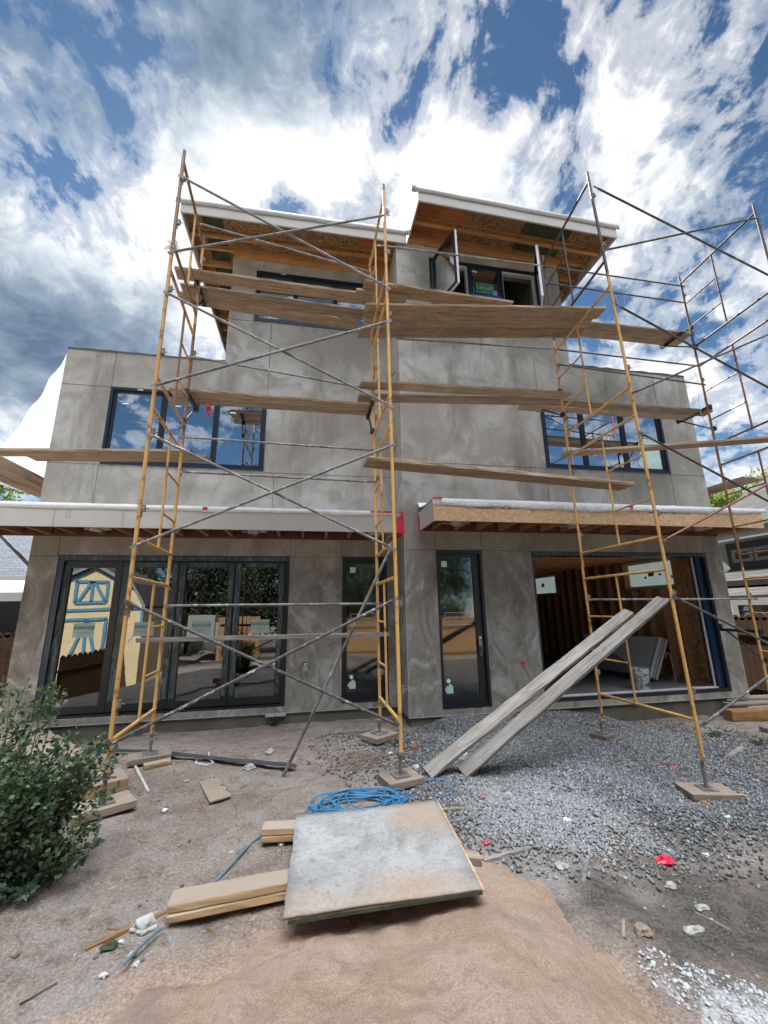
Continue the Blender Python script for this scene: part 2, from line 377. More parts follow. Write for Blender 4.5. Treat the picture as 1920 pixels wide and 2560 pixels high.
# ------------------------------------------------------------------ ground
def vnoise(x, y, seed=0):
    xi = np.floor(x).astype(np.int64); yi = np.floor(y).astype(np.int64); fx = x-xi; fy = y-yi
    fx = fx*fx*(3-2*fx); fy = fy*fy*(3-2*fy)
    def h(a,b):
        n = (a*374761393 + b*668265263 + seed*144665) & 0x7fffffff
        n = ((n ^ (n >> 13))*1274126177) & 0x7fffffff
        return ((n ^ (n>>16)) & 0xffff)/65535.0
    return (h(xi,yi)*(1-fx)+h(xi+1,yi)*fx)*(1-fy)+(h(xi,yi+1)*(1-fx)+h(xi+1,yi+1)*fx)*fy - .5
def fbm(x, y, f, o=4, seed=0):
    r = 0; a = 1.
    for i in range(o): r = r + a*vnoise(x*f+13.7*i, y*f+7.1*i, seed+i); f *= 2.03; a *= .5
    return r
CTRL = np.array([(-1.59,4.05,.30),(-1.61,5.2,.32),(.88,4.05,.32),(.87,5.2,.36),(4.05,4.05,-.06),(4.0,5.5,.07),
  (-4.4,7.38,0.),(-3.4,7.38,.0),(-1.3,7.38,.05),(-.2,7.38,.07),(.9,7.3,.08),(1.56,6.56,.10),(2.35,6.56,.22),(3.69,6.56,.2),(5.83,6.56,-.03),(7.8,6.56,-.05),
  (3.2,5.2,.20),(2.4,4.2,.24),(-2.3,3.0,.30),(-3.2,5.0,.26),(-.6,2.6,.29),(.5,2.9,.31),(1.5,2.6,.25),(2.3,2.5,.12),(3.2,3.0,.0),(.2,1.6,.32),(1.8,1.4,.2),(-1.5,1.6,.3),
  (0,0,.25),(0,-2,.1),(4,0,.0),(-3,0.5,.2),(6,3,-.1),(9,6,-.1),(9,10,-.1),(-7,8,-.05),(-7,0,-1.1),(-8,-3,-1.2),(-6,2.5,-.4),(4,-5,-.2),(-2,-7,-.6)])
def ground(x, y):
    x = np.asarray(x, dtype=float); y = np.asarray(y, dtype=float)
    num = np.zeros_like(x)+.004*-.1; den = np.zeros_like(x)+.004
    for cx,cyy,cz in CTRL:
        w = 1./((x-cx)**2+(y-cyy)**2+.12)**2
        num = num+w*cz; den = den+w
    return num/den
def ground_relief(x,y):
    return ground(x,y)+.035*fbm(x,y,1.7,4,1)+.016*fbm(x,y,9.,3,3)
def gz(x, y):
    return float(ground_relief(np.array([x], dtype=float), np.array([y], dtype=float))[0])
def sandz(x, y):
    # orange sand heap in the foreground
    e1 = np.exp(-(((x-.15)/1.12)**2+((y-1.35)/1.02)**2)**1.5)
    e2 = np.exp(-(((x-1.02)/.40)**2+((y-2.30)/.64)**2)**1.1)
    return ground(x,y) -.05 + .26*e1 + .13*e2 + .065*fbm(x,y,2.6,4,5) + .034*fbm(x,y,9.,4,9) + .006*fbm(x,y,40.,2,19)
def G(p, lift=0.):
    d = ray(p); o = Vector((0,0,H)); t0 = None
    s = 1.0
    while s < 60:
        q = o+d.normalized()*s
        if q.z < gz(q.x,q.y)+lift: break
        s += .02
    return Vector((q.x,q.y,gz(q.x,q.y)+lift))

def m_ground():
    t = NT('dirt'); c = t.coord()
    def blob(x,y,rx,ry,soft=.35,nz=.5,ns=2.2,rot=0.):
        mp = t.n('ShaderNodeMapping', vector_type='TEXTURE'); t.l(c, mp.inputs[0]); mp.inputs['Location'].default_value=(x,y,0); mp.inputs['Rotation'].default_value=(0,0,rot); mp.inputs['Scale'].default_value=(rx,ry,1e3)
        ln = t.n('ShaderNodeVectorMath', operation='LENGTH'); t.l(mp.outputs[0], ln.inputs[0])
        d = t.math('ADD', ln.outputs['Value'], t.math('MULTIPLY', t.math('SUBTRACT', t.noise(c,ns,6,.65), .5), nz*2))
        mr = t.n('ShaderNodeMapRange', interpolation_type='SMOOTHSTEP'); t.l(d, mr.inputs[0]); mr.inputs[1].default_value=1.; mr.inputs[2].default_value=1.-soft; mr.inputs[3].default_value=0.; mr.inputs[4].default_value=1.
        return mr.outputs[0]
    n1 = t.noise(c, 1.1, 7, .65, .4); n2 = t.noise(c, 9, 8, .7); n3 = t.noise(c, 70, 4, .65)
    col = t.ramp(n1, [(.36,(.19,.143,.110)),(.5,(.27,.215,.175)),(.64,(.36,.31,.27))])
    col = t.mix(t.ramp(n2,[(.49,0.),(.62,.7)]), col, (.10,.074,.056))
    col = t.mix(t.ramp(t.noise(c,4.3,6,.6,.5),[(.53,0.),(.66,.6)]), col, (.33,.31,.295))
    col = t.mix(blob(3.2,5.0,2.5,2.3,.35,.35), col, (.085,.086,.09))      # stone bed
    col = t.mix(t.math('MULTIPLY',blob(1.4,2.75,.5,.28,.8,.7,5.),.6), col, (.31,.30,.29))
    col = t.mix(t.math('MULTIPLY',blob(-1.0,2.25,.35,.3,.8,.8,6.),.5), col, (.36,.345,.33))
    col = t.mix(.38, col, t.ramp(n3,[(.32,(.06,.044,.034)),(.5,(.24,.19,.155)),(.68,(.55,.49,.44))]))
    col = t.mix(t.math('MULTIPLY',blob(.15,1.7,1.7,1.15,.5,.5,3.2),.9), col, t.ramp(n3,[(.32,(.27,.18,.125)),(.5,(.42,.29,.21)),(.68,(.56,.42,.32))]))   # sand trodden outwards
    col = t.mix(t.math('MULTIPLY',blob(2.5,2.3,1.4,.88,.7,1.0,2.6,-.25),.9), col, t.mix(t.ramp(n2,[(.46,0.),(.6,.8)]), t.ramp(n3,[(.32,(.028,.024,.02)),(.5,(.075,.065,.055)),(.68,(.18,.16,.14))]), (.17,.15,.13)))   # damp dark soil
    col = t.mix(t.math('MULTIPLY',blob(1.98,1.66,.55,.24,.7,1.1,9.,-.8),.9), col, t.ramp(n3,[(.3,(.40,.40,.39)),(.6,(.72,.72,.70))]))  # spilt plaster
    col = t.mix(t.math('MULTIPLY',blob(-5.,-2.5,7.,3.6,.4,.3,1.),.9), col, (.03,.028,.02))  # darkening added to the ground behind the camera, for darker door reflections
    t.bump(t.math('ADD', t.math('MULTIPLY',n2,2.2), n3), .9, .018)
    return t.done(col, .95, .1)
def axis(lo, hi, step, far):
    a = list(np.arange(lo, hi+1e-6, step)); d = step
    r = hi; 
    while r < far: d *= 1.35; r += d; a.append(r)
    d = step; l = lo; b = []
    while l > -far: d *= 1.35; l -= d; b.append(l)
    return np.array(b[::-1]+a)
gx = axis(-4.6, 8.6, .045, 420.); gy = axis(.5, 7.6, .045, 420.)
X, Y = np.meshgrid(gx, gy)
Zg = ground(X.ravel(), Y.ravel()).reshape(X.shape)
near = np.clip(1-np.maximum(np.maximum(-5-X, X-9), np.maximum(-.5-Y, Y-8))/3, 0, 1)
Zg = Zg + near*(.035*fbm(X,Y,1.7,4,1)+.016*fbm(X,Y,9.,3,3))
nx, ny = len(gx), len(gy)
idx = np.arange(nx*ny).reshape(ny,nx)
FQ = np.stack([idx[:-1,:-1],idx[:-1,1:],idx[1:,1:],idx[1:,:-1]],-1).reshape(-1,4)
structure(np_obj('ground', np.stack([X.ravel(),Y.ravel(),Zg.ravel()],-1), FQ, m_ground(), smooth=True))

def m_sand():
    t = NT('sand'); c = t.coord()
    n = t.noise(c, 2.2, 6, .6); n2 = t.noise(c, 16, 7, .7); n3 = t.noise(c, 170, 3, .7)
    col = t.ramp(n, [(.34,(.47,.295,.20)),(.5,(.62,.43,.31)),(.66,(.68,.51,.395))])
    col = t.mix(t.ramp(n2,[(.50,0.),(.62,.55)]), col, (.37,.225,.145))
    col = t.mix(.4, col, t.ramp(n3,[(.32,(.20,.12,.08)),(.5,(.57,.385,.285)),(.66,(.92,.76,.64))]))
    col = t.mix(t.ramp(t.noise(c,1.3,5,.6,.4),[(.6,0.),(.75,.45)]), col, (.33,.29,.26))
    t.bump(t.math('ADD', t.math('MULTIPLY',n2,2.4), n3), .95, .02)
    return t.done(col, .95, .1)
sx = np.arange(-1.5,2.3,.022); sy = np.arange(.2,3.2,.022); X2,Y2 = np.meshgrid(sx,sy)
Zs = sandz(X2,Y2); i2 = np.arange(X2.size).reshape(X2.shape)
F2 = np.stack([i2[:-1,:-1],i2[:-1,1:],i2[1:,1:],i2[1:,:-1]],-1).reshape(-1,4)
keep = (Zs > ground(X2,Y2)-.06)[:-1,:-1].ravel()
stuff(np_obj('sand', np.stack([X2.ravel(),Y2.ravel(),Zs.ravel()],-1), F2[keep], m_sand(), smooth=True), 'heap of orange sand in front of the weathered board', 'sand')

# loose stones, scattered in numpy: squashed, jittered octahedra-cubes
def stones(name, px, py, size, mat, lift=.0, zf=ground, sq=1.):
    n = len(px)
    base = np.array([(-1,-1,-.7),(1,-1,-.7),(1,1,-.7),(-1,1,-.7),(-.75,-.75,.8),(.75,-.75,.8),(.75,.75,.8),(-.75,.75,.8)])*.5
    V = base[None]*(1+RNG.uniform(-.38,.38,(n,8,3)))
    V = V*(size[:,None,None]*RNG.uniform(.6,1.25,(n,1,3))*np.array([1,1,sq])[None,None])
    a = RNG.uniform(0,6.283,n); b = RNG.uniform(-.7,.7,n)
    ca,sa,cb,sb = np.cos(a)[:,None],np.sin(a)[:,None],np.cos(b)[:,None],np.sin(b)[:,None]
    x,y,z = V[...,0],V[...,1],V[...,2]
    y,z = y*cb-z*sb, y*sb+z*cb
    x,y = x*ca-y*sa, x*sa+y*ca
    pz = zf(px,py)
    V = np.stack([x+px[:,None], y+py[:,None], z+(pz+size*.22+lift*RNG.uniform(0,1,n))[:,None]],-1).reshape(-1,3)
    f = np.array([(3,2,1,0),(4,5,6,7),(0,1,5,4),(1,2,6,5),(2,3,7,6),(3,0,4,7)])
    Fa = (f[None]+(np.arange(n)*8)[:,None,None]).reshape(-1,4)
    return np_obj(name, V, Fa, mat)
def m_stone(name, stops, dusty=False):
    t = NT(name); c = t.coord()
    col0 = None
    col = t.mix(.3, t.ramp(t.island(), stops), t.ramp(t.noise(c,60,4),[(.3,(.04,.04,.043)),(.7,(.30,.30,.30))]))
    if dusty:                               # rock dust left where the load was tipped
        vm = t.n('ShaderNodeVectorMath', operation='DISTANCE'); t.l(c, vm.inputs[0]); vm.inputs[1].default_value=(1.95,3.35,.2)
        mr = t.n('ShaderNodeMapRange', interpolation_type='SMOOTHSTEP'); t.l(t.math('SUBTRACT', vm.outputs['Value'], t.math('MULTIPLY', t.math('SUBTRACT', t.noise(c,3.,5), .5), .9)), mr.inputs[0]); mr.inputs[1].default_value=1.05; mr.inputs[2].default_value=.35
        col = t.mix(t.math('MULTIPLY', mr.outputs[0], .4), col, (.44,.43,.415))
    t.bump(t.noise(c,120,3),.3,.003)
    return t.done(col, .85, .25)
n = 250000
qx = RNG.uniform(-.2,6.6,n); qy = RNG.uniform(2.6,6.56,n)
e = ((qx-3.3)/2.2)**2 + ((qy-5.15)/1.75)**2 + .45*fbm(qx,qy,1.6,4,21)
# tongue towards the camera, and a stray fringe at the left
e = np.minimum(e, ((qx-1.95)/.95)**2+((qy-3.72)/.78)**2+.5*fbm(qx,qy,2.2,4,22))
pk = RNG.uniform(0,1,n) < np.clip((1.22-e)*1.15,0,1)*.68 + np.clip((2.3-e),0,1)*.08
pk &= (qx>1.6)|(qy<6.2)
qx,qy = qx[pk],qy[pk]
stuff(stones('gravel', qx, qy, RNG.uniform(.011,.023,len(qx)), m_stone('gravel_stone',[(0.,(.05,.05,.052)),(.4,(.112,.113,.116)),(.72,(.19,.19,.188)),(.90,(.32,.315,.305)),(.97,(.48,.47,.45)),(1.,(.23,.17,.12))], True), .012, ground_relief),
      'bed of loose grey gravel spread before the right half of house', 'gravel')
n = 5200
qx = RNG.uniform(-3.5,5,n); qy = RNG.uniform(1.2,7.2,n); pk = RNG.uniform(0,1,n) < .35+.8*fbm(qx,qy,1.4,3,31)
qx,qy = qx[pk],qy[pk]
stuff(stones('pebbles', qx, qy, RNG.uniform(.005,.020,len(qx))*RNG.uniform(.5,1.2,len(qx)), m_stone('pebble_stone',[(0.,(.13,.10,.08)),(.5,(.22,.18,.15)),(.85,(.34,.30,.27)),(1.,(.6,.58,.55))]), 0, ground_relief),
      'small pebbles and crumbs strewn over the bare brown dirt', 'pebbles')
n = 900
th = RNG.uniform(0,6.28,n); rr = np.sqrt(RNG.uniform(0,1,n)); ca,sa = math.cos(-.75),math.sin(-.75)
ex, ey = rr*np.cos(th)*.5, rr*np.sin(th)*.2
qx = 1.93+ex*ca-ey*sa; qy = 1.78+ex*sa+ey*ca
stuff(stones('plaster_rubble', qx, qy, RNG.uniform(.006,.026,n)*RNG.uniform(.35,1,n), m_stone('plaster_chip',[(0.,(.5,.5,.5)),(.7,(.7,.7,.7)),(1.,(.35,.3,.25))]), 0, ground_relief, .45),
      'white plaster chips and crumbs spilt at lower right', 'rubble')

# ------------------------------------------------------------------ the house
YR, YL = 6.565, 7.377
XL, XC, XR = -4.36, 1.555, 7.79
house = thing('house', 'unfinished three storey house in bare grey stucco with flat overhanging roofs', 'house', (1.7, 7.4, 0.))
def wall(x0,x1,z0,z1,holes,y,th,mb=None):
    mb = mb or MB(); xs = sorted({x0,x1,*[v for h in holes for v in h[:2]]}); zs = sorted({z0,z1,*[v for h in holes for v in h[2:]]})
    for i in range(len(xs)-1):
        k = 0
        while k < len(zs)-1:
            def hole(k): 
                cx,cz = (xs[i]+xs[i+1])/2,(zs[k]+zs[k+1])/2
                return any(h[0]<cx<h[1] and h[2]<cz<h[3] for h in holes)
            if hole(k): k += 1; continue
            j = k
            while j+1 < len(zs)-1 and not hole(j+1): j += 1
            mb.box((xs[i],y,zs[k]),(xs[i+1],y+th,zs[j+1])); k = j+1
    return mb
ZS = .244; ZT = 6.52
holesL = [(-3.95,-.325,.335,2.768),(.595,1.405,.335,2.768),(-3.56,-.86,4.345,5.805)]
holesR = [(2.09,2.905,.335,2.795),(3.826,7.445,.335,2.785),(4.315,7.005,4.365,5.83)]
def jl(mb, y, segs):
    for a in segs:
        x0,x1,z0,z1 = a; mb.box((x0,y-.0025,z0),(x1,y+.01,z1),1)
jw = .004
mb = wall(XL, XC, ZS, ZT, holesL, YL, .3)
jl(mb, YL, [(XL,-3.952,2.766-jw,2.766+jw),(-.323,.593,2.768,2.768+2*jw),(1.407,XC,2.768,2.768+2*jw),(-3.965-jw,-3.965+jw,2.772,3.08),(-.33-jw,-.33+jw,2.772,3.08),(.581-jw,.581+jw,2.772,3.08),
  (XL,-3.562,5.80,5.80+2*jw),(-.858,XC,5.80,5.80+2*jw),(-3.566,-3.566+2*jw,5.81,ZT),(-3.58,-3.58+2*jw,3.5,4.335),(XL,-3.6,4.335,4.335+2*jw),(-.858,XC,4.31,4.31+2*jw),(-.675,-.675+2*jw,3.5,4.31),(-.86,-.86+2*jw,5.81,7.44)])
part('stucco_wall', mb, [M['stucco'],M['joint']], house)
mb = wall(XC, XR, ZS, ZT+.08, holesR, YR, .3)
mb.box((XC,YR+.3,ZS),(XC+.3,YL+.25,ZT+.08))
jl(mb, YR, [(XC,2.088,2.80,2.80+2*jw),(2.907,3.824,2.80,2.80+2*jw),(7.447,XR,2.79,2.79+2*jw),(2.09-jw,2.09+jw,2.81,3.1),(2.908-jw,2.908+jw,2.81,3.1),(7.43-jw,7.43+jw,2.80,3.1),
  (XC,4.313,4.352,4.352+2*jw),(7.007,XR,4.352,4.352+2*jw),(4.30-jw,4.30+jw,3.5,4.352),(6.995-jw,6.995+jw,3.5,4.352),(6.995-jw,6.995+jw,5.84,6.6),(4.30-jw,4.30+jw,5.84,6.6)])
part('stucco_wall', mb, [M['stucco'],M['joint']], house)
h3L = [(-1.205,1.145,7.475,8.66)]; h3R = [(2.222,4.61,7.47,8.735)]
mb = wall(-1.67, XC, ZT, 8.93, h3L, YL, .3); mb.box((-1.67,YL+.3,ZT),(-1.37,15.5,8.93))
jl(mb, YL, [(-1.67,-1.207,7.46,7.46+2*jw),(1.147,XC,7.46,7.46+2*jw),(-.86,-.86+2*jw,ZT+.002,7.46)])
part('stucco_wall', mb, [M['stucco'],M['joint']], house)
mb = wall(XC, 5.09, ZT+.08, 9.02, h3R, YR, .3); mb.box((XC,YR+.3,ZT+.08),(XC+.3,YL+.25,9.02)); mb.box((4.79,YR+.3,ZT+.08),(5.09,15.5,9.02))
jl(mb, YR, [(XC,2.22,7.46,7.46+2*jw),(4.612,5.09,7.46,7.46+2*jw),(3.2,3.2+2*jw,ZT+.09,7.46)])
part('stucco_wall', mb, [M['stucco'],M['joint']], house)
mb = MB()
mb.box((XL,YL+.3,ZS),(XL+.2,15.5,ZT)); mb.box((XR-.2,YR+.3,ZS),(XR,15.5,ZT+.08)); mb.box((XL,15.5,ZS),(XR,15.7,ZT)); mb.box((-1.67,15.5,ZT),(5.09,15.7,8.95))
part('side_wall', mb, M['stucco'], house)
# weather wrap on the far left flank
mb = MB()
mb.box((XL+.03,YL+.03,-.4),(XC+.02,YL+.3,ZS)); mb.box((XC+.03,YR+.03,-.4),(XR-.04,YR+.3,ZS)); mb.box((XC+.03,YR+.3,-.4),(XC+.3,YL+.3,ZS))
mb.box((XR-.24,YR+.3,-.4),(XR-.04,15.5,ZS)); mb.box((XL+.03,YL+.3,-.4),(XL+.2,15.5,ZS))
part('foundation', mb, M['concrete'], house)
# metal screed at the stucco foot and corner beads
mb = MB(); mb.box((XL-.002,YL-.006,ZS-.008),(XC,YL+.02,ZS)); mb.box((XC-.002,YR-.006,ZS-.008),(XR+.002,YR+.02,ZS))
mb.box((XC-.004,YR-.004,ZS),(XC+.003,YR+.003,9.0)); mb.box((-1.676,YL-.004,ZT),(-1.664,YL+.012,8.93))
mb.box((XR-.003,YR-.004,ZS),(XR+.005,YR+.006,6.6))
part('corner_bead', mb, M['bead'], house)
mb = MB()                                        # ragged membrane over the parapets
def cap(x0,x1,y,z):
    n = 16; rs = [(x0+(x1-x0)*i/n, z+random.uniform(.0,.03)) for i in range(n+1)]
    for i in range(n):
        a,b = rs[i],rs[i+1]
        mb.hexa([(a[0],y-.012,z-.015),(b[0],y-.012,z-.015),(b[0],y+.32,z-.0),(a[0],y+.32,z-.0)],[(a[0],y-.012,a[1]),(b[0],y-.012,b[1]),(b[0],y+.32,b[1]),(a[0],y+.32,a[1])])
cap(XL,-1.675,YL,ZT); part('parapet_cap', mb, M['joint'], house)
mb = MB(); cap(5.095,XR,YR,ZT+.08); part('parapet_cap', mb, M['joint'], house)
mb = MB(); 
for z,zr in ((3.08,3.32),(6.15,6.38)):
    mb.box((XL+.2,YL+.3,z),(XC+.3,15.5,zr)); mb.box((XC+.3,YR+.3,z),(XR-.2,15.5,zr))
mb.box((XL+.2,YL+.3,6.40),(-1.67,15.5,6.5)); mb.box((5.09,YR+.3,6.42),(XR-.2,15.5,6.52))
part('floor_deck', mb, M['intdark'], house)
mb = MB(); mb.box((XL+.2,YL+.3,.2),(XC+.3,15.5,.36)); mb.box((XC+.3,YR+.3,.2),(XR-.2,15.5,.36))
part('interior_floor', mb, M['slab'], house)
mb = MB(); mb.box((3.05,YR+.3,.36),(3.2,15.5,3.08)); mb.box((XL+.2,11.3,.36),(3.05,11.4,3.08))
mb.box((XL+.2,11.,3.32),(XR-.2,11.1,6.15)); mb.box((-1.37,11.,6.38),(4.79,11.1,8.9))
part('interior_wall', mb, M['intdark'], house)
# open stud bay of the right-hand room
mb = MB(); xw = XR-.22; wins = [(7.35,8.65,2.25,2.78),(11.55,13.2,2.25,2.78)]
mb2 = MB()
y = 6.95
for i in range(24):
    zt = 3.08; blocked = [w for w in wins if w[0]-.03 < y < w[1]+.03]
    if blocked: mb.box((xw-.14,y,.40),(xw,y+.04,2.2))
    else: mb.box((xw-.14,y,.40),(xw,y+.04,3.06))
    y += .405 if i%5 else .36
mb.box((xw-.145,6.9,.36),(xw+.001,15.4,.40)); mb.box((xw-.147,6.9,3.04),(xw+.001,15.4,3.08))
for w in wins: mb.box((xw-.15,w[0]-.06,2.18),(xw,w[1]+.06,2.225)); mb.box((xw-.15,w[0]-.06,2.80),(xw,w[1]+.06,3.0)); mb.box((xw-.15,w[0]-.07,2.225),(xw,w[0]-.03,2.8)); mb.box((xw-.15,w[1]+.03,2.225),(xw,w[1]+.07,2.8))
for k in range(11): mb.box((3.25+k*.42,15.2,.40),(3.29+k*.42,15.34,3.04))
for k in range(20): mb.box((3.2,6.95+k*.41,2.84),(xw-.16,6.99+k*.41,3.075))
part('stud_framing', mb, M['studs'], house)
mb = MB(); mb.box((xw+.004,6.9,.4),(xw+.018,15.3,3.06)); mb.box((3.2,15.35,.4),(xw,15.37,3.06))
part('wall_sheathing', mb, M['osb_wall'], house)
for w in wins:
    f = MB(); f.box((xw-.07,w[0]-.03,2.225),(xw+.003,w[0]+.02,2.8)); f.box((xw-.07,w[1]-.02,2.225),(xw+.003,w[1]+.03,2.8)); f.box((xw-.072,w[0]+.02,2.225),(xw+.003,w[1]-.02,2.265)); f.box((xw-.072,w[0]+.02,2.76),(xw+.003,w[1]-.02,2.8))
    fo = part('clerestory_window', f, M['white'], house)
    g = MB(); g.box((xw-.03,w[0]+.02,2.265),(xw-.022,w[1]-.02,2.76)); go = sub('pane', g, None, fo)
    t = NT('daylight_glow_pane'); c = t.coord(scale=(1,1.2,7)); n_ = t.noise(c,3,5,.6,1.)
    t.put(t.b.inputs['Emission Color'], t.ramp(n_,[(.3,(.30,.40,.37)),(.7,(.46,.57,.53))])); t.b.inputs['Emission Strength'].default_value=.085  # emission stands in for daylight through the plastic; the wall behind is solid
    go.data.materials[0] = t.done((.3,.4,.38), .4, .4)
    tp = MB()
    for q in range(5 if w[0]<9 else 1):
        yy = w[0]+.08+(w[1]-w[0]-.2)*(q+random.random()*.6)/5; zz = random.uniform(2.33,2.66); tp.box((xw-.034,yy,zz),(xw-.031,yy+.06,zz+.05))
    if w[0] < 9: sub('red_tape', tp, M['redtape'], fo)
    d = MB(); ym=(w[0]+w[1])/2; d.box((xw-.036,ym-.06,2.47),(xw-.032,ym+.09,2.58)); sub('label', d, M['shingle_b'], fo)

# ---- frames, sashes and panes
def ring(x0,x1,z0,z1,w,y0,y1,mb=None,mi=0,wb=None):
    mb = mb or MB(); wb = w if wb is None else wb
    mb.box((x0,y0,z0),(x0+w,y1,z1),mi); mb.box((x1-w,y0,z0),(x1,y1,z1),mi)
    mb.box((x0+w,y0,z0),(x1-w,y1,z0+wb),mi); mb.box((x0+w,y0,z1-w),(x1-w,y1,z1),mi); return mb
def pane(x0,x1,z0,z1,y,mat,prt):
    mb = MB(); mb.box((x0,y,z0),(x1,y+.006,z1)); return sub('pane', mb, M[mat], prt)
def sticker(x0,x1,z0,z1,y,mat,prt,name='sticker'):
    mb = MB(); mb.box((x0,y,z0),(x1,y+.0015,z1)); return sub(name, mb, M[mat], prt)
# folding door, left
x0,x1,z0,z1 = -3.95,-.325,.335,2.768
mb = ring(x0,x1,z0,z1,.075,YL+.02,YL+.16,wb=.035)
mb.box((x0-.012,YL-.004,z1),(x1+.012,YL+.03,z1+.014)); 
fd = part('folding_door', mb, M['black'], house)
mb = MB(); mb.box((x0,YL+.012,z0+.02),(x0+.085,YL+.019,z1-.085)); sub('protective_film', mb, M['navy'], fd)
mb = MB(); mb.box((x0,YL+.012,z1-.075),(x1,YL+.019,z1)); sub('protective_film', mb, M['film'], fd)
ps = [-3.875,-3.009,-2.136,-1.24,-.40]
for i in range(4):
    a,b = ps[i]+.004,ps[i+1]-.004; zb,zt_ = .385,2.685
    p_ = sub('door_panel', ring(a,b,zb,zt_,.105,YL+.06,YL+.12), M['black'], fd)
    f = MB()
    if i==0: f.box((a,YL+.056,zb+.02),(a+.09,YL+.0595,zt_-.07))
    else: f.box((a+.012,YL+.056,zb+.15),(a+.095,YL+.0595,zt_-.04))
    if i in (1,2,3): f.box((b-.095,YL+.056,zb+.15),(b-.02,YL+.0595,zt_-.04)); f.box((a+.16,YL+.056,zt_-.09),(b-.14,YL+.0595,zt_-.02))
    sub('protective_film', f, M['film'], fd)
    pane(a+.1,b-.1,zb+.1,zt_-.1,YL+.085,'glass',fd)
    cx = (-3.47,-2.595,-1.726,-.781)[i]
    sticker(cx-.15,cx+.15,1.49,1.71,YL+.082,'sticker_clear',fd)
    text_obj('lettering','WINDOR',.072,M['ink'],fd,(cx,YL+.0805,1.635),.25)
    mb=MB(); mb.box((cx-.10,YL+.081,1.565),(cx+.08,YL+.082,1.569)); mb.box((cx-.06,YL+.081,1.54),(cx+.05,YL+.082,1.543)); sub('lettering',mb,M['ink'],fd)
    if i: 
        mb=MB(); hx = cx-.02-(.2 if i!=2 else .1); mb.hexa([(hx,YL+.079,1.42),(hx+.02,YL+.079,1.40),(hx+.02,YL+.082,1.40),(hx,YL+.082,1.42)],[(hx+.06,YL+.079,1.50),(hx+.08,YL+.079,1.48),(hx+.08,YL+.082,1.48),(hx+.06,YL+.082,1.50)]); sub('sticker',mb,M['sticker_w'],fd)
mb = MB(); mb.box((-2.20,YL+.035,1.40),(-2.165,YL+.058,1.56)); mb.box((-2.195,YL+.028,1.42),(-2.17,YL+.036,1.54)); sub('handle', mb, M['steel'], fd)
# narrow glazed doors
def narrow(x0,x1,z0,z1,y,gl,gr,gb,gt,handle):
    mb = ring(x0,x1,z0,z1,.045,y-.004,y+.16); mb.box((x0-.012,y-.006,z1),(x1+.012,y+.02,z1+.014))
    d = part('glazed_door', mb, M['black'], house)
    s = MB(); s.box((x0+.045,y+.05,z0+.045),(gl,y+.10,z1-.045)); s.box((gr,y+.05,z0+.045),(x1-.045,y+.10,z1-.045)); s.box((gl,y+.05,z0+.045),(gr,y+.10,gb)); s.box((gl,y+.05,gt),(gr,y+.10,z1-.045))
    sub('sash', s, M['black'], d); pane(gl,gr,gb,gt,y+.07,'glass_door',d)
    sticker(gl+.06,gl+.16,gt-.16,gt-.06,y+.066,'sticker_w',d)
    cx = (gl+gr)/2; z = 1.68
    mb = ring(cx-.225,cx+.225,z-.10,z+.10,.006,y+.066,y+.0675); sub('lettering', mb, M['ink_w'], d)
    text_obj('lettering','WEATHER SHIELD',.052,M['ink_w'],d,(cx,y+.066,z+.015))
    text_obj('lettering','WINDOWS & DOORS',.022,M['ink_w'],d,(cx,y+.066,z-.05))
    mb = MB(); c = Vector((gl+.09,y+.067,gb+.245)); mb.tube(c,c+Vector((0,-.002,0)),.032,n=16); sub('sticker',mb,M['sticker_w'],d)
    mb = MB(); mb.box((gl+.05,y+.065,gb+.06),(gl+.16,y+.067,gb+.17)); mb.box((gl+.03,y+.0655,gb+.09),(gl+.05,y+.0665,gb+.14)); mb.box((gl+.09,y+.0655,gb+.17),(gl+.14,y+.0665,gb+.2)); sub('sticker',mb,M['sticker'],d)
    if handle:
        mb = MB(); mb.box((gr+.03,y+.02,1.09),(gr+.07,y+.05,1.41)); mb.box((gr+.035,y-.012,1.2),(gr+.06,y+.02,1.23)); mb.tube((gr+.05,y-.03,1.14),(gr+.05,y-.03,1.36),.012); mb.box((gr+.035,y-.03,1.34),(gr+.06,y+.02,1.36)); sub('handle', mb, M['steel'], d)
        mb = MB(); mb.box((gr+.028,y+.012,1.25),(gr+.072,y+.019,1.39)); sub('sticker', mb, M['white'], d)
    return d
narrow(.595,1.405,.335,2.768,YL,.68,1.268,.484,2.66,False)
narrow(2.09,2.905,.335,2.795,YR,2.138,2.738,.482,2.686,True)
# big sliding opening, right
x0,x1,z0,z1 = 3.826,7.445,.335,2.785
mb = MB(); mb.box((x0,YR+.004,z0),(x0+.04,YR+.19,z1)); mb.box((x0+.04,YR+.004,z0),(x1-.03,YR+.19,z0+.06)); mb.box((x1-.055,YR+.004,z0),(x1,YR+.19,z1)); mb.box((x0+.04,YR+.004,z1-.06),(x1-.055,YR+.19,z1)); mb.box((x0-.01,YR-.006,z1),(x1+.01,YR+.02,z1+.014))
od = part('sliding_door_frame', mb, M['black'], house)
mb = MB(); mb.box((x1-.19,YR+.06,z0+.06),(x1-.055,YR+.18,z1-.06)); sub('protective_film', mb, M['navy'], od)
mb = MB(); mb.box((x0+.05,YR-.002,z1-.058),(x1-.02,YR+.003,z1-.002)); sub('protective_film', mb, M['film'], od)
mb = MB(); mb.box((x0+.04,YR+.07,z0+.06),(x1-.055,YR+.085,z0+.075)); mb.box((x0+.04,YR+.12,z0+.06),(x1-.055,YR+.135,z0+.08)); mb.box((x1-.215,YR+.11,z0+.08),(x1-.19,YR+.135,z1-.06)); sub('track', mb, M['white'], od)
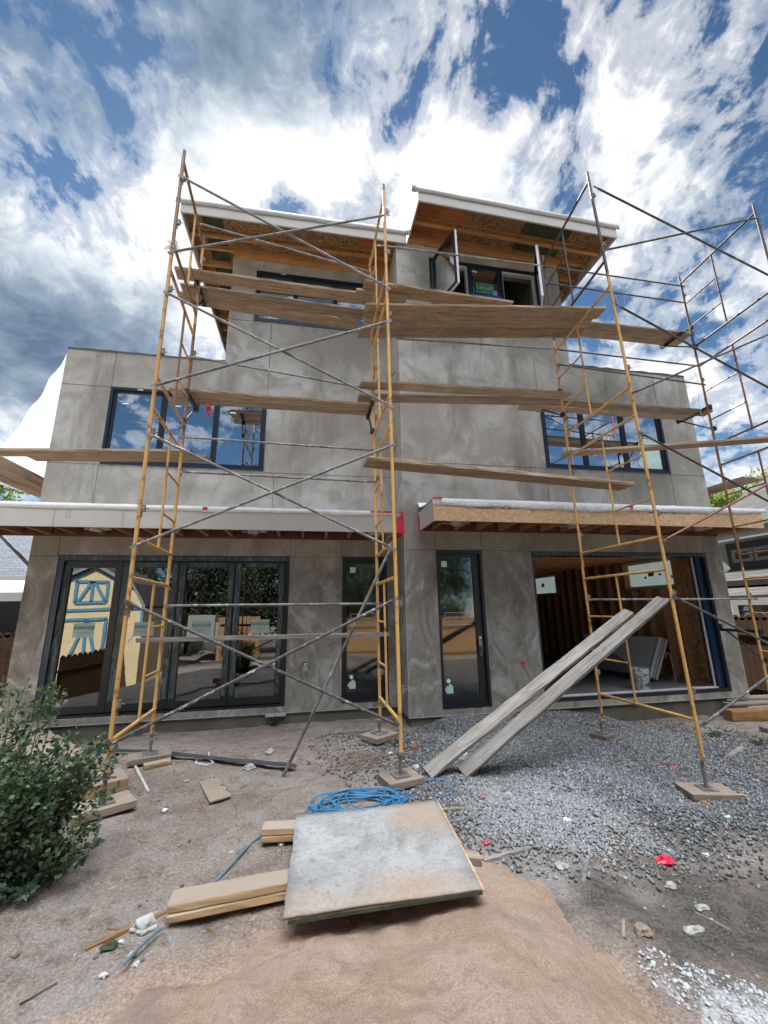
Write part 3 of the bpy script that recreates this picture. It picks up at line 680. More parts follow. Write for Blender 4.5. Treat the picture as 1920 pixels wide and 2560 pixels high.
# windows with three lights
def win3(x0,x1,z0,z1,y,m1,m2,mat='navy2',pm='glass_sky'):
    mb = ring(x0,x1,z0,z1,.05,y-.018,y+.10); w = part('window', mb, M[mat], house)
    s = MB()
    for a,b in ((x0+.05,m1-.002),(m1+.002,m2-.002),(m2+.002,x1-.05)):
        ring(a,b,z0+.05,z1-.05,.045,y+.01,y+.06,s)
    sub('sash', s, M['black'], w)
    for a,b in ((x0+.05,m1),(m1,m2),(m2,x1-.05)): pane(a+.04,b-.04,z0+.09,z1-.09,y+.035,pm,w)
    return w
w = win3(-3.56,-.86,4.345,5.805,YL,-2.665,-1.755)
for x_,z_ in ((-3.36,5.50),(-2.48,5.52),(-1.52,5.46)): sticker(x_,x_+.1,z_,z_+.022,YL+.03,'sticker_w',w)
sticker(-3.12,-3.03,5.77,5.785,YL-.021,'sticker_w',w)
w = win3(4.315,7.005,4.365,5.83,YR,5.19,6.09)
sticker(6.42,6.86,4.46,5.1,YR+.03,'sticker',w,'sheet_sticker'); sticker(6.35,6.42,4.5,4.62,YR+.028,'sticker',w)
w = win3(-1.205,1.145,7.475,8.66,YL,-.41,.40)
sticker(-.72,-.62,8.635,8.65,YL-.021,'sticker_w',w)
# third floor right: two casements standing open
x0,x1,z0,z1 = 2.222,4.61,7.47,8.735
w = part('casement_window', ring(x0,x1,z0,z1,.045,YR-.018,YR+.12), M['navy2'], house)
mb = MB(); mb.box((3.04,YR-.015,z0+.045),(3.08,YR+.11,z1-.045)); mb.box((3.75,YR-.015,z0+.045),(3.79,YR+.11,z1-.045)); ring(3.08,3.75,z0+.045,z1-.045,.06,YR,YR+.06,mb); sub('mullion', mb, M['black'], w)
for a_,b_ in ((2.267,3.04),(3.79,4.565)): sub('jamb_liner', ring(a_,b_,z0+.045,z1-.045,.035,YR+.03,YR+.115), M['white'], w)
pane(3.14,3.69,z0+.105,z1-.105,YR+.03,'glass_sky',w)
mb = MB(); mb.box((3.09,YR-.004,7.92),(3.74,YR-.001,8.03)); sub('protective_film', mb, M['blue_film'], w)
sticker(3.13,3.24,8.545,8.57,YR-.003,'sticker_w',w)
mb = MB(); mb.box((3.195,YR-.008,8.055),(3.565,YR-.004,8.275)); sub('sign', mb, M['green'], w)
mb = ring(3.198,3.562,8.058,8.272,.007,YR-.0095,YR-.008); sub('lettering', mb, M['ink_w'], w)
text_obj('lettering','CASCADE',.088,M['white'],w,(3.38,YR-.0085,8.18),0,stretch=.80)
text_obj('lettering','W I N D O W S',.028,M['white'],w,(3.38,YR-.0085,8.105))
def casement(hx, ang, hand):
    L = .74; c,s = math.cos(ang),math.sin(ang)
    def T(u,v,z): return (hx+u*c*hand+v*s*hand, YR-.03-u*s+v*c, z)
    def bx(mb,u0,u1,v0,v1,a,b,mi=0): mb.hexa([T(u0,v0,a),T(u1,v0,a),T(u1,v1,a),T(u0,v1,a)],[T(u0,v0,b),T(u1,v0,b),T(u1,v1,b),T(u0,v1,b)],mi)
    z0_,z1_ = 7.53,8.69; mb = MB()
    bx(mb,0,.055,-.03,.03,z0_,z1_); bx(mb,L-.055,L,-.03,.03,z0_,z1_); bx(mb,.055,L-.055,-.03,.03,z0_,z0_+.055); bx(mb,.055,L-.055,-.03,.03,z1_-.055,z1_)
    bx(mb,L,L+.004,-.012,.03,z0_,z1_,1); bx(mb,0,L,-.012,.031,z0_-.004,z0_,1)
    so = sub('open_sash', mb, [M['black'],M['white']], w)
    g = MB(); bx(g,.055,L-.055,-.004,.004,z0_+.055,z1_-.055); sub('pane', g, M['glass_sky'], w)
casement(2.30, rad(74), 1); casement(4.545, rad(62), -1)

# ---- canopies above the ground floor
def canopy(x0,x1,yw,yf,zb,zt,front,side_l,y_l,open_side):
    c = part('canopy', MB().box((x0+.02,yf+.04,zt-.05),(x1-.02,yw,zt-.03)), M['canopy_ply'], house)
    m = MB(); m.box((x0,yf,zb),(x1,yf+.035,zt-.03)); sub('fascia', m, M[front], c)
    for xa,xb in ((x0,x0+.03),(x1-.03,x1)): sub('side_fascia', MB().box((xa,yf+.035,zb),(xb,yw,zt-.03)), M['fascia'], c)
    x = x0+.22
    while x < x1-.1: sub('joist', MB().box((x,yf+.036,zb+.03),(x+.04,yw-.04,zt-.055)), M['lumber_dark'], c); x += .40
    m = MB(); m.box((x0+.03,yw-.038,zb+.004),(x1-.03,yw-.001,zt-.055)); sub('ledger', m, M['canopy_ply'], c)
    return c
zb,zt = 3.08,3.43
c = canopy(-5.15,1.415,YL,6.506,zb,zt,'fascia','fascia',0,False)
def drape(x0,x1,yf,yw,zt,drop,prt,mat,name,seed,amp=.02):
    n=90; V=[];Fq=[]
    for i in range(n+1):
        x = x0+(x1-x0)*i/n; dr = drop*(1+.55*float(fbm(np.array([x*1.4]),np.array([seed*3.]),1.,3,seed))); w_=amp*float(fbm(np.array([x]),np.array([seed]),4.5,4,seed+2))
        V += [(x,yw,zt+.16+w_*.6),(x,yw-.12,zt+.05+w_),(x,(yf+yw)/2,zt+.01+w_*.8),(x,yf-.003,zt+.004+max(w_,0)*.6),(x,yf-.006-.006*abs(w_/amp)*2,zt-.02+w_*.2),(x,yf-.005-abs(w_)*.6,zt-dr)]
    for i in range(n):
        for k in range(5): Fq.append((i*6+k,i*6+k+1,i*6+k+7,i*6+k+6))
    mb = MB(); mb.add(V,Fq); o = sub(name, mb, mat, prt, smooth=True); o.modifiers.new('s','SOLIDIFY').thickness=.002
    return o
drape(-5.2,1.42,6.506,YL,zt,.075,c,M['membrane'],'membrane',3)
m = MB(); m.box((1.30-.32,6.49,3.405),(1.42,6.502,3.435)); m.box((1.416,6.50,zb-.01),(1.54,7.2,zt-.01)); sub('red_flashing_film', m, M['redtape'], c)
m = MB(); m.box((-1.62,6.474,zt-.062),(-1.55,6.478,zt-.01)); sub('red_tape', m, M['redtape'], c)
m = MB(); 
for x in (-3.63,-2.72,-3.47,-3.43): m.box((x,6.5045,zb+(.0 if x in(-3.63,-2.72) else .12)),(x+.004,6.507,zt-.09))
sub('board_joint', m, M['joint'], c)
def can(x,y,z,prt):
    m = MB(); m.tube((x,y,z-.01),(x,y,z+.10),.085,n=16); m.tube((x-.2,y-.09,z+.03),(x+.2,y-.09,z+.03),.008); m.tube((x-.2,y+.09,z+.03),(x+.2,y+.09,z+.03),.008); m.box((x+.1,y-.06,z+.01),(x+.2,y+.06,z+.09))
    sub('can_light', m, M['metal'], prt)
for x in (-3.23,-.9,1.08): can(x,6.86,3.10,c)
zb2,zt2 = 3.12,3.46
c2 = canopy(1.807,7.80,YR,5.70,zb2,zt2,'osb_light','fascia',0,True)
drape(1.80,7.9,5.70,YR,zt2,.10,c2,M['membrane'],'membrane',5)
V=[];Fq=[];n_=110
for i in range(n_+1):
    u=i/n_; x=1.9+4.1*u; e=min(1.,u*9,(1-u)*3.2); dr=.06+e*(.075+.06*float(fbm(np.array([x]),np.array([2.]),1.6,4,8))); yy=5.683-.006*math.sin(x*17)-.005*math.sin(x*41)
    V+=[(x,5.690,zt2-.05),(x,yy,zt2-.05-(dr-.05)*.5),(x,yy+.003*math.sin(x*29),zt2-max(dr,.052))]
for i in range(n_):
    for k in range(2): Fq.append((i*3+k,i*3+k+1,i*3+k+4,i*3+k+3))
mb=MB(); mb.add(V,Fq); o=sub('clear_plastic',mb,M['poly'],c2,smooth=True); o.modifiers.new('s','SOLIDIFY').thickness=.0015
m = MB(); m.box((1.805,6.47,zb2-.01),(1.83,6.56,zt2-.08)); m.box((5.15,5.668,zt2-.075),(5.21,5.674,zt2-.02)); m.box((1.80,5.66,zt2-.0),(1.95,5.70,zt2+.012)); sub('red_tape', m, M['redtape'], c2)
for x in (2.29,4.35,6.85): can(x,6.05,3.14,c2)
text_obj('lettering','TimberStrand LSL   1.55E   1 1/4 x 14',.055,M['ink'],c2,(5.9,5.697,3.34))
text_obj('lettering','TimberStrand LSL   1.55E   SFI',.05,M['ink'],c2,(2.75,5.697,3.335))

# ---- flat roofs with unfinished eaves
def roof(x0,x1,yf,yb,zb,zt,slope,beam,wx0,wx1,wy,seed,sides):
    dz = lambda x: slope*(x-x0)
    def bx(mb,a,b,mi=0):
        (xa,ya,za),(xb,yb_,zb_) = a,b
        mb.hexa([(xa,ya,za+dz(xa)),(xb,ya,za+dz(xb)),(xb,yb_,za+dz(xb)),(xa,yb_,za+dz(xa))],[(xa,ya,zb_+dz(xa)),(xb,ya,zb_+dz(xb)),(xb,yb_,zb_+dz(xb)),(xa,yb_,zb_+dz(xa))],mi)
    mb = MB(); bx(mb,(x0+.02,yf+.02,zt-.05),(x1-.02,yb,zt-.01)); r = part('roof', mb, M['metal'], house)
    m = MB(); bx(m,(x0,yf,zb),(x1,yf+.03,zt-.05)); 
    if 'l' in sides: bx(m,(x0,yf+.03,zb),(x0+.03,yb,zt-.05))
    if 'r' in sides: bx(m,(x1-.03,yf+.03,zb),(x1,yb,zt-.05))
    sub('fascia', m, M['fascia'], r)
    m = MB(); n = 40; V=[];Fq=[]                 # rippled drip edge
    for i in range(n+1):
        x = x0-.09+(x1-x0+.16)*i/n; w_ = .034*float(fbm(np.array([x]),np.array([seed]),1.8,3,seed)); e = .10*math.exp(-((x-x0+.09)/.05)**2) if 'c' in sides else 0.
        V += [(x,yf-.012-e*.2,zt-.105+dz(x)+w_+e*.2),(x,yf-.022,zt-.02+dz(x)+w_*.5+e*.7),(x,yf-.012,zt+.012+dz(x)+e),(x,yf+.10,zt+.004+dz(x))]
    for i in range(n):
        for k in range(3): Fq.append((i*4+k,i*4+k+1,i*4+k+5,i*4+k+4))
    m.add(V,Fq); o = sub('drip_edge', m, M['metal'], r, smooth=True); o.modifiers.new('s','SOLIDIFY').thickness=.003
    m = MB(); x = x0+.15
    while x < x1: m.tube((x,yf-.028,zt-.04+dz(x)),(x,yf-.018,zt-.04+dz(x)),.008,n=8); x += .45
    sub('fixing_screw', m, M['ink'], r)
    # decking seen from below, in sheets of different board
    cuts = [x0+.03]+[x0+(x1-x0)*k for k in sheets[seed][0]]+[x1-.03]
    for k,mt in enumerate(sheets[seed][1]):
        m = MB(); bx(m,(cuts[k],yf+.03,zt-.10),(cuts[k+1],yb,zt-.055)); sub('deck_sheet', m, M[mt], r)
    m = MB()
    bx(m,(x0+.031,wy-.42,zt-.27),(x1-.031,wy-.36,zt-.232)); bx(m,(x0+.031,wy-.42,zt-.14),(x1-.031,wy-.36,zt-.102))
    sub('joist_flange', m, M['lumber'], r)
    m = MB(); bx(m,(x0+.031,wy-.395,zt-.232),(x1-.031,wy-.385,zt-.14)); sub('joist_web', m, M['osb'], r)
    if beam:
        m = MB(); bx(m,(wx0-.0,wy-.045,beam),(wx1,wy-.004,zt-.101)); 
        if 'l' in sides: bx(m,(x0+.031,wy-.045,zt-.2),(wx0,wy-.004,zt-.101))
        if 'r' in sides: bx(m,(wx1,wy-.045,zt-.2),(x1-.031,wy-.004,zt-.101))
        sub('wall_beam', m, M['lumber'], r)
    for y in np.arange(wy+.35, yb-.2, .42):
        if 'l' in sides and seed==1: m = MB(); bx(m,(x0+.031,y,zt-.24),(wx0-.01,y+.04,zt-.102)); sub('outlooker', m, M['lumber'], r)
        if 'r' in sides: m = MB(); bx(m,(wx1+.01,y,zt-.24),(x1-.031,y+.04,zt-.102)); sub('outlooker', m, M['lumber'], r)
    return r
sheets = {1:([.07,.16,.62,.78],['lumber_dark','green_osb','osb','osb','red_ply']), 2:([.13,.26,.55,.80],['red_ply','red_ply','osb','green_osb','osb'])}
roof(-2.46,1.752,6.50,15.9,8.92,9.22,.008,8.90,-1.67,XC,YL,1,'l')
roof(1.785,5.87,5.70,15.9,9.075,9.375,-.027,9.02,XC+.24,5.09,YR,2,'lrc')
# electrical boxes
m = MB(); c_ = Vector((-.03,YL,.97)); ring(-.055,.0,.93,1.01,.006,YL-.006,YL+.01,m); m.box((-.049,YL-.003,.936),(-.006,YL+.01,1.004)); eb = part('outlet_box', m, M['navy'], house)
m = MB()
for k in range(5): m.path([(-.03+k*.006,YL-.004,.99),(-.035+k*.01,YL-.04,.97),(-.05+k*.016,YL-.045,.92),(-.04+k*.022,YL-.03,.85+.02*(k%2))],.004,n=5)
sub('wires', m, M['white'], eb)
m = MB(); ring(3.465,3.52,.915,.995,.007,YR-.008,YR+.01,m); m.box((3.472,YR-.004,.922),(3.513,YR+.01,.988)); part('outlet_box', m, M['redtape'], house)
m = MB(); m.box((-.62,YL-.03,.20),(-.30,YL+.02,.235)); part('crumpled_flashing', m, M['metal'], house)

# ------------------------------------------------------------------ scaffold
TR = .0185                                  # tube radius
def frame(label, xf, yf, xr, yr, z0, zl, zh, z1, side, rungs, mat, mat2=None, mid=.42, top=False, lean=(0,0)):
    t = thing('scaffold_frame', label, 'scaffold frame', (xf,yf,z0), 'welded scaffold frames stacked into towers')
    mat2 = mat2 or mat
    pf = lambda u,z: Vector((xf+(xr-xf)*u + (lean[0]*(1-u)+lean[1]*u)*(z-z0)/(z1-z0), yf+(yr-yf)*u, z))
    for u,mm in ((0.,mat),(1.,mat2)):
        m = MB(); m.tube(pf(u,z0),pf(u,z1),TR,n=12); 
        m.tube(pf(u,z0),pf(u,z0+.012),TR+.003,n=12)
        lg = part('leg', m, M[mm], t, smooth=True)
        for zz in (zl+.28, zh-.26):         # brace locks
            k = MB()
            p = pf(u,zz); sgn = -1 if u==0 else 1
            k.box((p.x+.018,p.y-.012,zz-.03),(p.x+.05,p.y+.012,zz+.035)); k.tube(p,p+Vector((.075,0,0)),.006,n=6); k.box((p.x+.022,p.y-.004,zz-.085),(p.x+.03,p.y+.004,zz-.03))
            sub('brace_lock', k, M['steel'], lg)
    for z in (zl,zh):
        m = MB(); m.tube(pf(0,z),pf(1,z),TR*.95,n=10); part('crossbar', m, M[mat], t, smooth=True)
    um = 1-mid if side=='r' else mid
    m = MB(); m.tube(pf(um,zl),pf(um,zh),.0138,n=10); part('ladder_post', m, M[mat2], t, smooth=True)
    for z in rungs:
        m = MB(); m.tube(pf(um,z),pf(1. if side=='r' else 0.,z),.0122,n=8); part('rung', m, M[mat], t, smooth=True)
    if top:
        for u in (0.,1.):
            m = MB(); m.tube(pf(u,z1),pf(u,z1+.10),.017,.016,n=10); part('spigot', m, M['dkbrown'] if mat!='yellow_c' else M['brown'], t, smooth=True)
    return t
LV = [(.58,.83,2.16,2.33),(2.33,2.52,3.83,4.0),(4.0,4.18,5.48,5.65),(5.65,5.82,6.98,7.04)]
RV = [(.31,.66,2.24,2.42),(2.42,2.62,4.16,4.34),(4.34,4.55,6.06,6.27),(6.27,6.47,7.86,7.92)]
lvl = ['lowest','second','third','topmost']
rl = lambda a,b: [a+(b-a)*.3, a+(b-a)*.66]
for i,(z0,zl,zh,z1) in enumerate(LV):
    frame(('lowest yellow frame of left scaffold tower beside the leafy bush','yellow frame second from the ground in the left scaffold tower','rust spotted frame third from the ground in left scaffold tower','brown rusty frame at the top of the left scaffold tower')[i],
      -1.565,4.05,-1.61,5.2,z0,zl,zh,z1,'r' if i!=1 else 'r',rl(zl,zh),('yellow','yellow','yellow','brown')[i],('yellow','yellow','brown','yellow')[i],top=i==3)
    frame(('lowest yellow frame of middle scaffold tower at the house corner','yellow frame second from the ground in the middle scaffold tower','yellow frame third from the ground in the middle scaffold tower','topmost yellow frame of middle scaffold tower against the sky')[i],
      .875-.015*i,4.05,.88-.018*i,5.2,z0,zl,zh,z1,'r',rl(zl,zh),('yellow_c','yellow_c','yellow_c','yellow')[i],('yellow','yellow_c','yellow_c','yellow')[i],top=i==3,lean=(-.015,-.018))
XRs = [4.07,4.02,3.965,3.91,3.86]; XRr = [4.03]*4
for i,(z0,zl,zh,z1) in enumerate(RV):
    frame(('lowest yellow frame of right scaffold tower standing on the gravel','yellow frame in right scaffold tower beside canopy with bare wood rim','worn yellow frame third from the ground in right scaffold tower','dark rusty frame topping right scaffold tower by the open casement windows')[i],
      XRs[i],4.05,XRr[i],5.5,z0,zl,zh,z1,('r','f','r','r')[i],rl(zl,zh),('yellow','yellow','yellow','dkbrown')[i],mid=.45,top=i==3,lean=(XRs[i+1]-XRs[i],-.012))
    frame(('lowest orange frame of far right scaffold tower by brown fence','orange frame second from ground in the far right scaffold tower','red brown frame third from ground in the far right scaffold tower','dark frame topping the far right scaffold tower against the clouds')[i],
      6.80,4.05,6.90,5.5,z0,zl,zh,z1,'r',rl(zl,zh),('yellow','brown','redbrown','dkbrown')[i],mid=.45,top=i==3)
# screw jacks on wooden pads
def jack(x,y,ztop,where,tilt=0.):
    g_ = gz(x,y); zp = g_+.07
    t = thing('screw_jack','rusty screw jack under %s'%where,'screw jack',(x,y,zp),'screw jacks under the scaffold legs')
    m = MB(); m.tube((x,y,zp+.008),(x,y,ztop),.0165,n=10); part('screw',m,M['steel'],t,smooth=True)
    m = MB(); a=random.uniform(-.5,.5); dx,dy=.085*math.cos(a),.085*math.sin(a)
    m.tube((x-dx,y-dy,ztop-.012),(x+dx,y+dy,ztop-.012),.009,n=8); m.tube((x,y,ztop-.028),(x,y,ztop+.004),.03,n=12); part('collar_nut',m,M['steel'],t,smooth=True)
    m = MB(); b=.075; ca,sa=math.cos(tilt),math.sin(tilt); c4=[(x+(u*ca-v*sa)*b,y+(u*sa+v*ca)*b) for u,v in ((-1,-1),(1,-1),(1,1),(-1,1))]
    m.hexa([(px,py,zp+.002) for px,py in c4],[(px,py,zp+.010) for px,py in c4]); part('base_plate',m,M['steel'],t)
def plank(name,label,cat,mat,A,B,w,th,up=(0,0,1),group=None,wear=.006,seg=18,bow=0.,side=0.):
    # A,B: ends of the centre line at mid-thickness
    A,B = Vector(A),Vector(B); L=(B-A).length; ex=(B-A).normalized(); ez=Vector(up); ey=ez.cross(ex).normalized(); ez=ex.cross(ey)
    prof=[(-.5,-.35),(-.47,-.5),(.47,-.5),(.5,-.35),(.5,.35),(.47,.5),(-.47,.5),(-.5,.35)]
    mb=MB(); V=[]; n=8; sd=random.random()*50
    for i in range(seg+1):
        u=i/seg; cut = 0 if 0<i<seg else 1
        for k,(a,b) in enumerate(prof):
            j=random.uniform(-wear,wear); e=(random.uniform(-.5,.5)*.012 if cut else 0)
            V.append((L*(u-.5)+e, a*w+(j if abs(a)>.49 else 0)+side*w*0, b*th+j*.3 - bow*4*u*(1-u)))
    Fq=[]
    for i in range(seg):
        for k in range(n): Fq.append((i*n+k,(i+1)*n+k,(i+1)*n+(k+1)%n,i*n+(k+1)%n))
    Fq+= [tuple(range(n)), tuple(range((seg+1)*n-1,seg*n-1,-1))]
    mb.add(V,Fq); o=mb.obj(name,M[mat] if isinstance(mat,str) else mat)
    c=(A+B)/2; R=Matrix((ex,ey,ez)).transposed().to_4x4(); R.translation=c; o.matrix_world=R
    return tag(o,label,cat,group)
PG='worn wooden walk planks laid on the scaffold'
def walk(label,lp,rp,zl,zr,w,th=.042,mat='plank',back=None):
    """lp, rp: where the lower front edge of the plank starts and ends; zl, zr its underside height"""
    a,b=WZ(lp,zl),WZ(rp,zr)
    d=Vector((-(b.y-a.y),b.x-a.x,0)).normalized()*(w/2); up=Vector((0,0,th/2))
    return plank('walk_plank',label,'plank',mat,a+d+up,b+d+up,w,th,group=PG)
z=6.35
walk('single walk plank nearest the left roof eave, above its pair',Q4(60,915),R2(742,915),z,z,.20)
walk('front board of paired planks before the upper left window',Q4(125,1085),R2(742,1012),z,z,.22)
a=WZ(Q4(125,1085),z)
walk('rear board of paired planks before the upper left window',Q4(128,1175),R2(708,1075),z,z,.22)
walk('long plank under the open casements, lapping over the left planks',Q3(255,1090),Q3(1800,1315),z+.045,z+.045,.23)
walk('short plank end showing behind the middle tower at third floor',Q3(172,1180),Q3(700,1255),z-.0,z-.0,.22)
walk('front board of triple deck below the open casement windows',Q3(262,1338),R3(700,1000),5.85,6.14,.232)
c1=walk('middle board of triple deck below the open casement windows',Q3(258,1462),R3(625,1060),5.85,6.14,.228)
walk('rear board of triple deck below the open casement windows',Q3(200,1580),R3(572,1120),5.85,6.14,.225)
walk('front board of deck jutting past the house towards the sky',R3(585,1080),R3(1215,1148),6.95,6.95,.2)
walk('rear board of deck jutting past the house towards the sky',R3(565,1125),R3(1165,1190),6.95,6.95,.2)
walk('front plank crossing above the lower left picture window',R1(1000,1478),R2(772,1572),4.70,4.72,.19)
walk('back plank crossing above the lower left picture window',R1(1020,1520),R2(772,1603),4.70,4.72,.18)
walk('front plank of middle deck beside the bare stucco wall',R2(722,1432),R3(500,1503),4.9,5.14,.20)
walk('back plank of middle deck beside the bare stucco wall',R2(708,1515),R3(420,1540),4.9,5.14,.20)
walk('front plank over the right window, ending at the outer tower',R3(262,1530),R3(1335,1610),5.25,5.25,.20)
walk('back plank over the right window, ending at the outer tower',R3(205,1570),R3(1232,1635),5.25,5.25,.20)
walk('lone plank sloping just above the right canopy',R2(760,1895),R3(870,2048),3.47,3.47,.27,.05)
walk('lone grey plank crossing the right window out of picture',R3(450,1855),R3(1900,1752),4.19,4.19,.19)
walk('front plank across the left window, running out of picture',R1(-60,1842),R1(1125,1848),3.86,3.86,.20)
walk('rear plank across the left window with the longer inner end',R1(150,1872),R1(1220,1880),3.86,3.86,.20)
sd=['outer','middle','inner']
for k,x in enumerate((-5.36,-5.08,-4.78)):
    plank('walk_plank','%s plank receding along the left flank of the house'%sd[k],'plank','plank',(x,5.2,4.2),(x,12.5,4.2),.24,.042,group=PG)
for k,x in enumerate((7.98,8.24)):
    plank('walk_plank','%s plank receding along the right flank before the tree'%('inner','outer')[k],'plank','plank',(x,5.9,4.12),(x,11.5,4.12),.24,.042,group=PG)
# two planks leaning from the gravel onto the right tower
a=G(D(917,1672),.03); b=W(D(1358,1322),4.75)
plank('leaning_plank','grey leaning plank with its upper end lower, left of its neighbour','plank','plank_grey',a+Vector((.03,0,0)),b,.135,.045,up=(-.35,-.5,.8),group='planks leaning on right scaffold tower')
a=G(D(992,1670),.03); b=W(D(1432,1295),4.5)
plank('leaning_plank','longer grey leaning plank reaching the front leg of right tower','plank','plank_grey',a+Vector((.03,0,0)),b,.135,.045,up=(-.35,-.5,.8),group='planks leaning on right scaffold tower')
plank('guard_board','thin grey board tied level across the lower left scaffold bay','board','plank_grey',W(R4(808,950),5.15),W(R5(882,913),5.15),.035,.05,wear=.002)
# braces
BG='steel tube braces between the scaffold towers'
def brace(label,a,b,mat='galv',r=.0142,name='cross_brace'):
    a,b=Vector(a),Vector(b); d=(b-a).normalized(); m=MB()
    off=Vector((0,-.03,0)); a=a+off; b=b+off
    m.tube(a+d*.05,b-d*.05,r,n=10)
    for p,q in ((a-d*.02,a+d*.06),(b-d*.06,b+d*.02)):
        n_=Vector((0,1,0)); s2=d.cross(n_).normalized()*r*1.1; t2=n_*.003
        m.hexa([p-s2-t2,q-s2-t2,q+s2-t2,p+s2-t2],[p-s2+t2,q-s2+t2,q+s2+t2,p+s2+t2])
    c=(a+b)/2
    o=m.obj(name,M[mat],smooth=True,loc=c)
    return tag(o,label,'scaffold brace',BG)
xl,xc=-1.565,.85
for i,(a,b,c,d) in enumerate(((1.95,.81,.81,1.95),(3.54,2.44,2.43,3.55),(5.15,4.02,4.03,5.08),(6.72,5.55,5.63,6.60))):
    w_=['across the folding glass door','in the bay before the left canopy','over the pale wall under third floor','crossing the left roof eave'][i]
    mt='galv_splat' if i==0 else 'galv'
    brace('front brace falling to the right, '+w_,(xl,4.05,a),(xc,4.05,b),mt)
    brace('front brace rising to the right, '+w_,(xl,4.02,c),(xc,4.02,d),mt)
for lb,a,b in (('rear tube dropping gently under the left eave',(R1(1180,505)),(R2(780,795))),('rear tube level with the top of left parapet',R1(1130,1290),R2(790,1485)),
   ('rear tube crossing the upper half of left picture window',R1(1080,1765),R2(785,1843)),('rear tube just below the sill of left picture window',R1(1085,1970),R2(795,2030)),('rear tube at eye level across the folding glass door',R4(985,745),R5(805,733))):
    brace(lb,W(a,5.2),W(b,5.2))
for lb,a,ya,b,yb in (('rear tube passing below the open casement at the eave',Q3(395,735),5.2,R3(310,753),5.5),('rear tube from right tower towards outer tower, highest one',R3(312,753),5.5,R3(1155,875),5.5),('second highest rear tube between right and outer towers',R3(335,855),5.5,R3(1150,970),5.5),
   ('rear tube under the triple plank deck on bare wall',Q3(590,1700),5.2,R3(385,1245),5.5),('rear tube above the right parapet against the sky',R3(385,1245),5.5,R3(1240,1345),5.5),('rear tube grazing the top of right parapet',R3(405,1335),5.5,R3(1275,1455),5.5),('splattered rear tube at eye level across dark door opening',P2(560,395),5.5,R6(1580,705),5.5)):
    brace(lb,W(a,ya),W(b,yb),'galv' if ya<5.4 or 'splat' in lb else 'galv_dark')
def ext(a,b,X):                             # carry on along the tube to the outer tower
    a,b=W(a,4.05),W(b,4.05); return a,a+(b-a)*((X-a.x)/(b.x-a.x))
for lb,a,b in (('dark brace falling right from top of right tower',R3(625,290),R3(1659,815)),('dark brace rising right beyond the right roof corner',R3(700,660),R3(1590,470)),('dark brace falling right from beside triple deck end',R3(760,990),R3(1659,1480)),('dark brace rising right over the right parapet end',R3(850,1505),R3(1659,1155)),
   ('dark brace falling right before the right window corner',R3(890,1740),R3(1620,2130)),('rusty brace rising right before the right canopy end',R6(1030,360),R6(1659,20)),('black brace falling right past the open doorway jamb',R6(1085,690),R6(1659,975)),('splattered brace rising right above the lumber pile',R6(1250,1450),R6(1659,1150))):
    A,B=ext(a,b,6.80); brace(lb,A,B,'galv_splat' if 'splat' in lb else ('redbrown' if 'rusty' in lb else 'galv_dark'))
a=W(R5(892,400),4.02); b=G(R5(255,1752)); brace('loose grey tube slanting from middle tower down to the dirt',a,b,'galv',.0155,'loose_tube')
a=W(Q7(0,1400),8.5); b=W(Q7(345,1760),8.5); brace('dark tube slanting past the left corner before neighbour roof',a+(a-b)*.6,b+(b-a)*.4,'galv_dark',.03)
# side brackets that carry the outrigger planks
def bracket(label,p,yp,q,zoff=0.,drop=.42):
    a=W(p,yp); d=ray(q); 
    b=WZ(q,a.z)
    if abs(b.x-a.x)>.35 or b.y<a.y or b.y>6.4: b=Vector((a.x,a.y+.62,a.z))
    m=MB(); m.box((a.x-.02,a.y,a.z-.025),(a.x+.02,b.y,a.z+.02)); m.box((a.x-.025,b.y-.02,a.z+.02),(a.x+.025,b.y,a.z+.09))
    m.tube((a.x,a.y+.02,a.z-drop),(a.x,b.y-.1,a.z-.02),.012,n=8); m.box((a.x-.03,a.y-.03,a.z-.06),(a.x+.03,a.y+.03,a.z+.03)); m.box((a.x-.028,a.y-.03,a.z-drop-.04),(a.x+.028,a.y+.03,a.z-drop+.03))
    o=m.obj('side_bracket',M['blackm'],loc=a); return tag(o,label,'scaffold bracket','outrigger brackets under the planks')
bracket('black bracket holding planks above left window, on left tower',R1(1105,1490),5.2,R1(1100,1600))
bracket('black bracket holding planks above left window, on middle tower',R2(783,1560),5.2,R2(760,1650))
bracket('black bracket left of right window under lapped planks',R3(425,1490),5.5,R3(290,1605))
bracket('black bracket on outer tower under planks past right window',R3(1310,1580),5.5,R3(1110,1675))
bracket('black bracket on outer tower under jutting upper deck',R3(1200,1105),5.5,R3(1030,1235))
bracket('black bracket at upper left deck on the left tower',Q4(300,1070),5.2,Q4(260,1290),drop=.35)
bracket('black bracket low on outer tower before brown fence',Q6(1230,345),5.5,Q6(865,345))
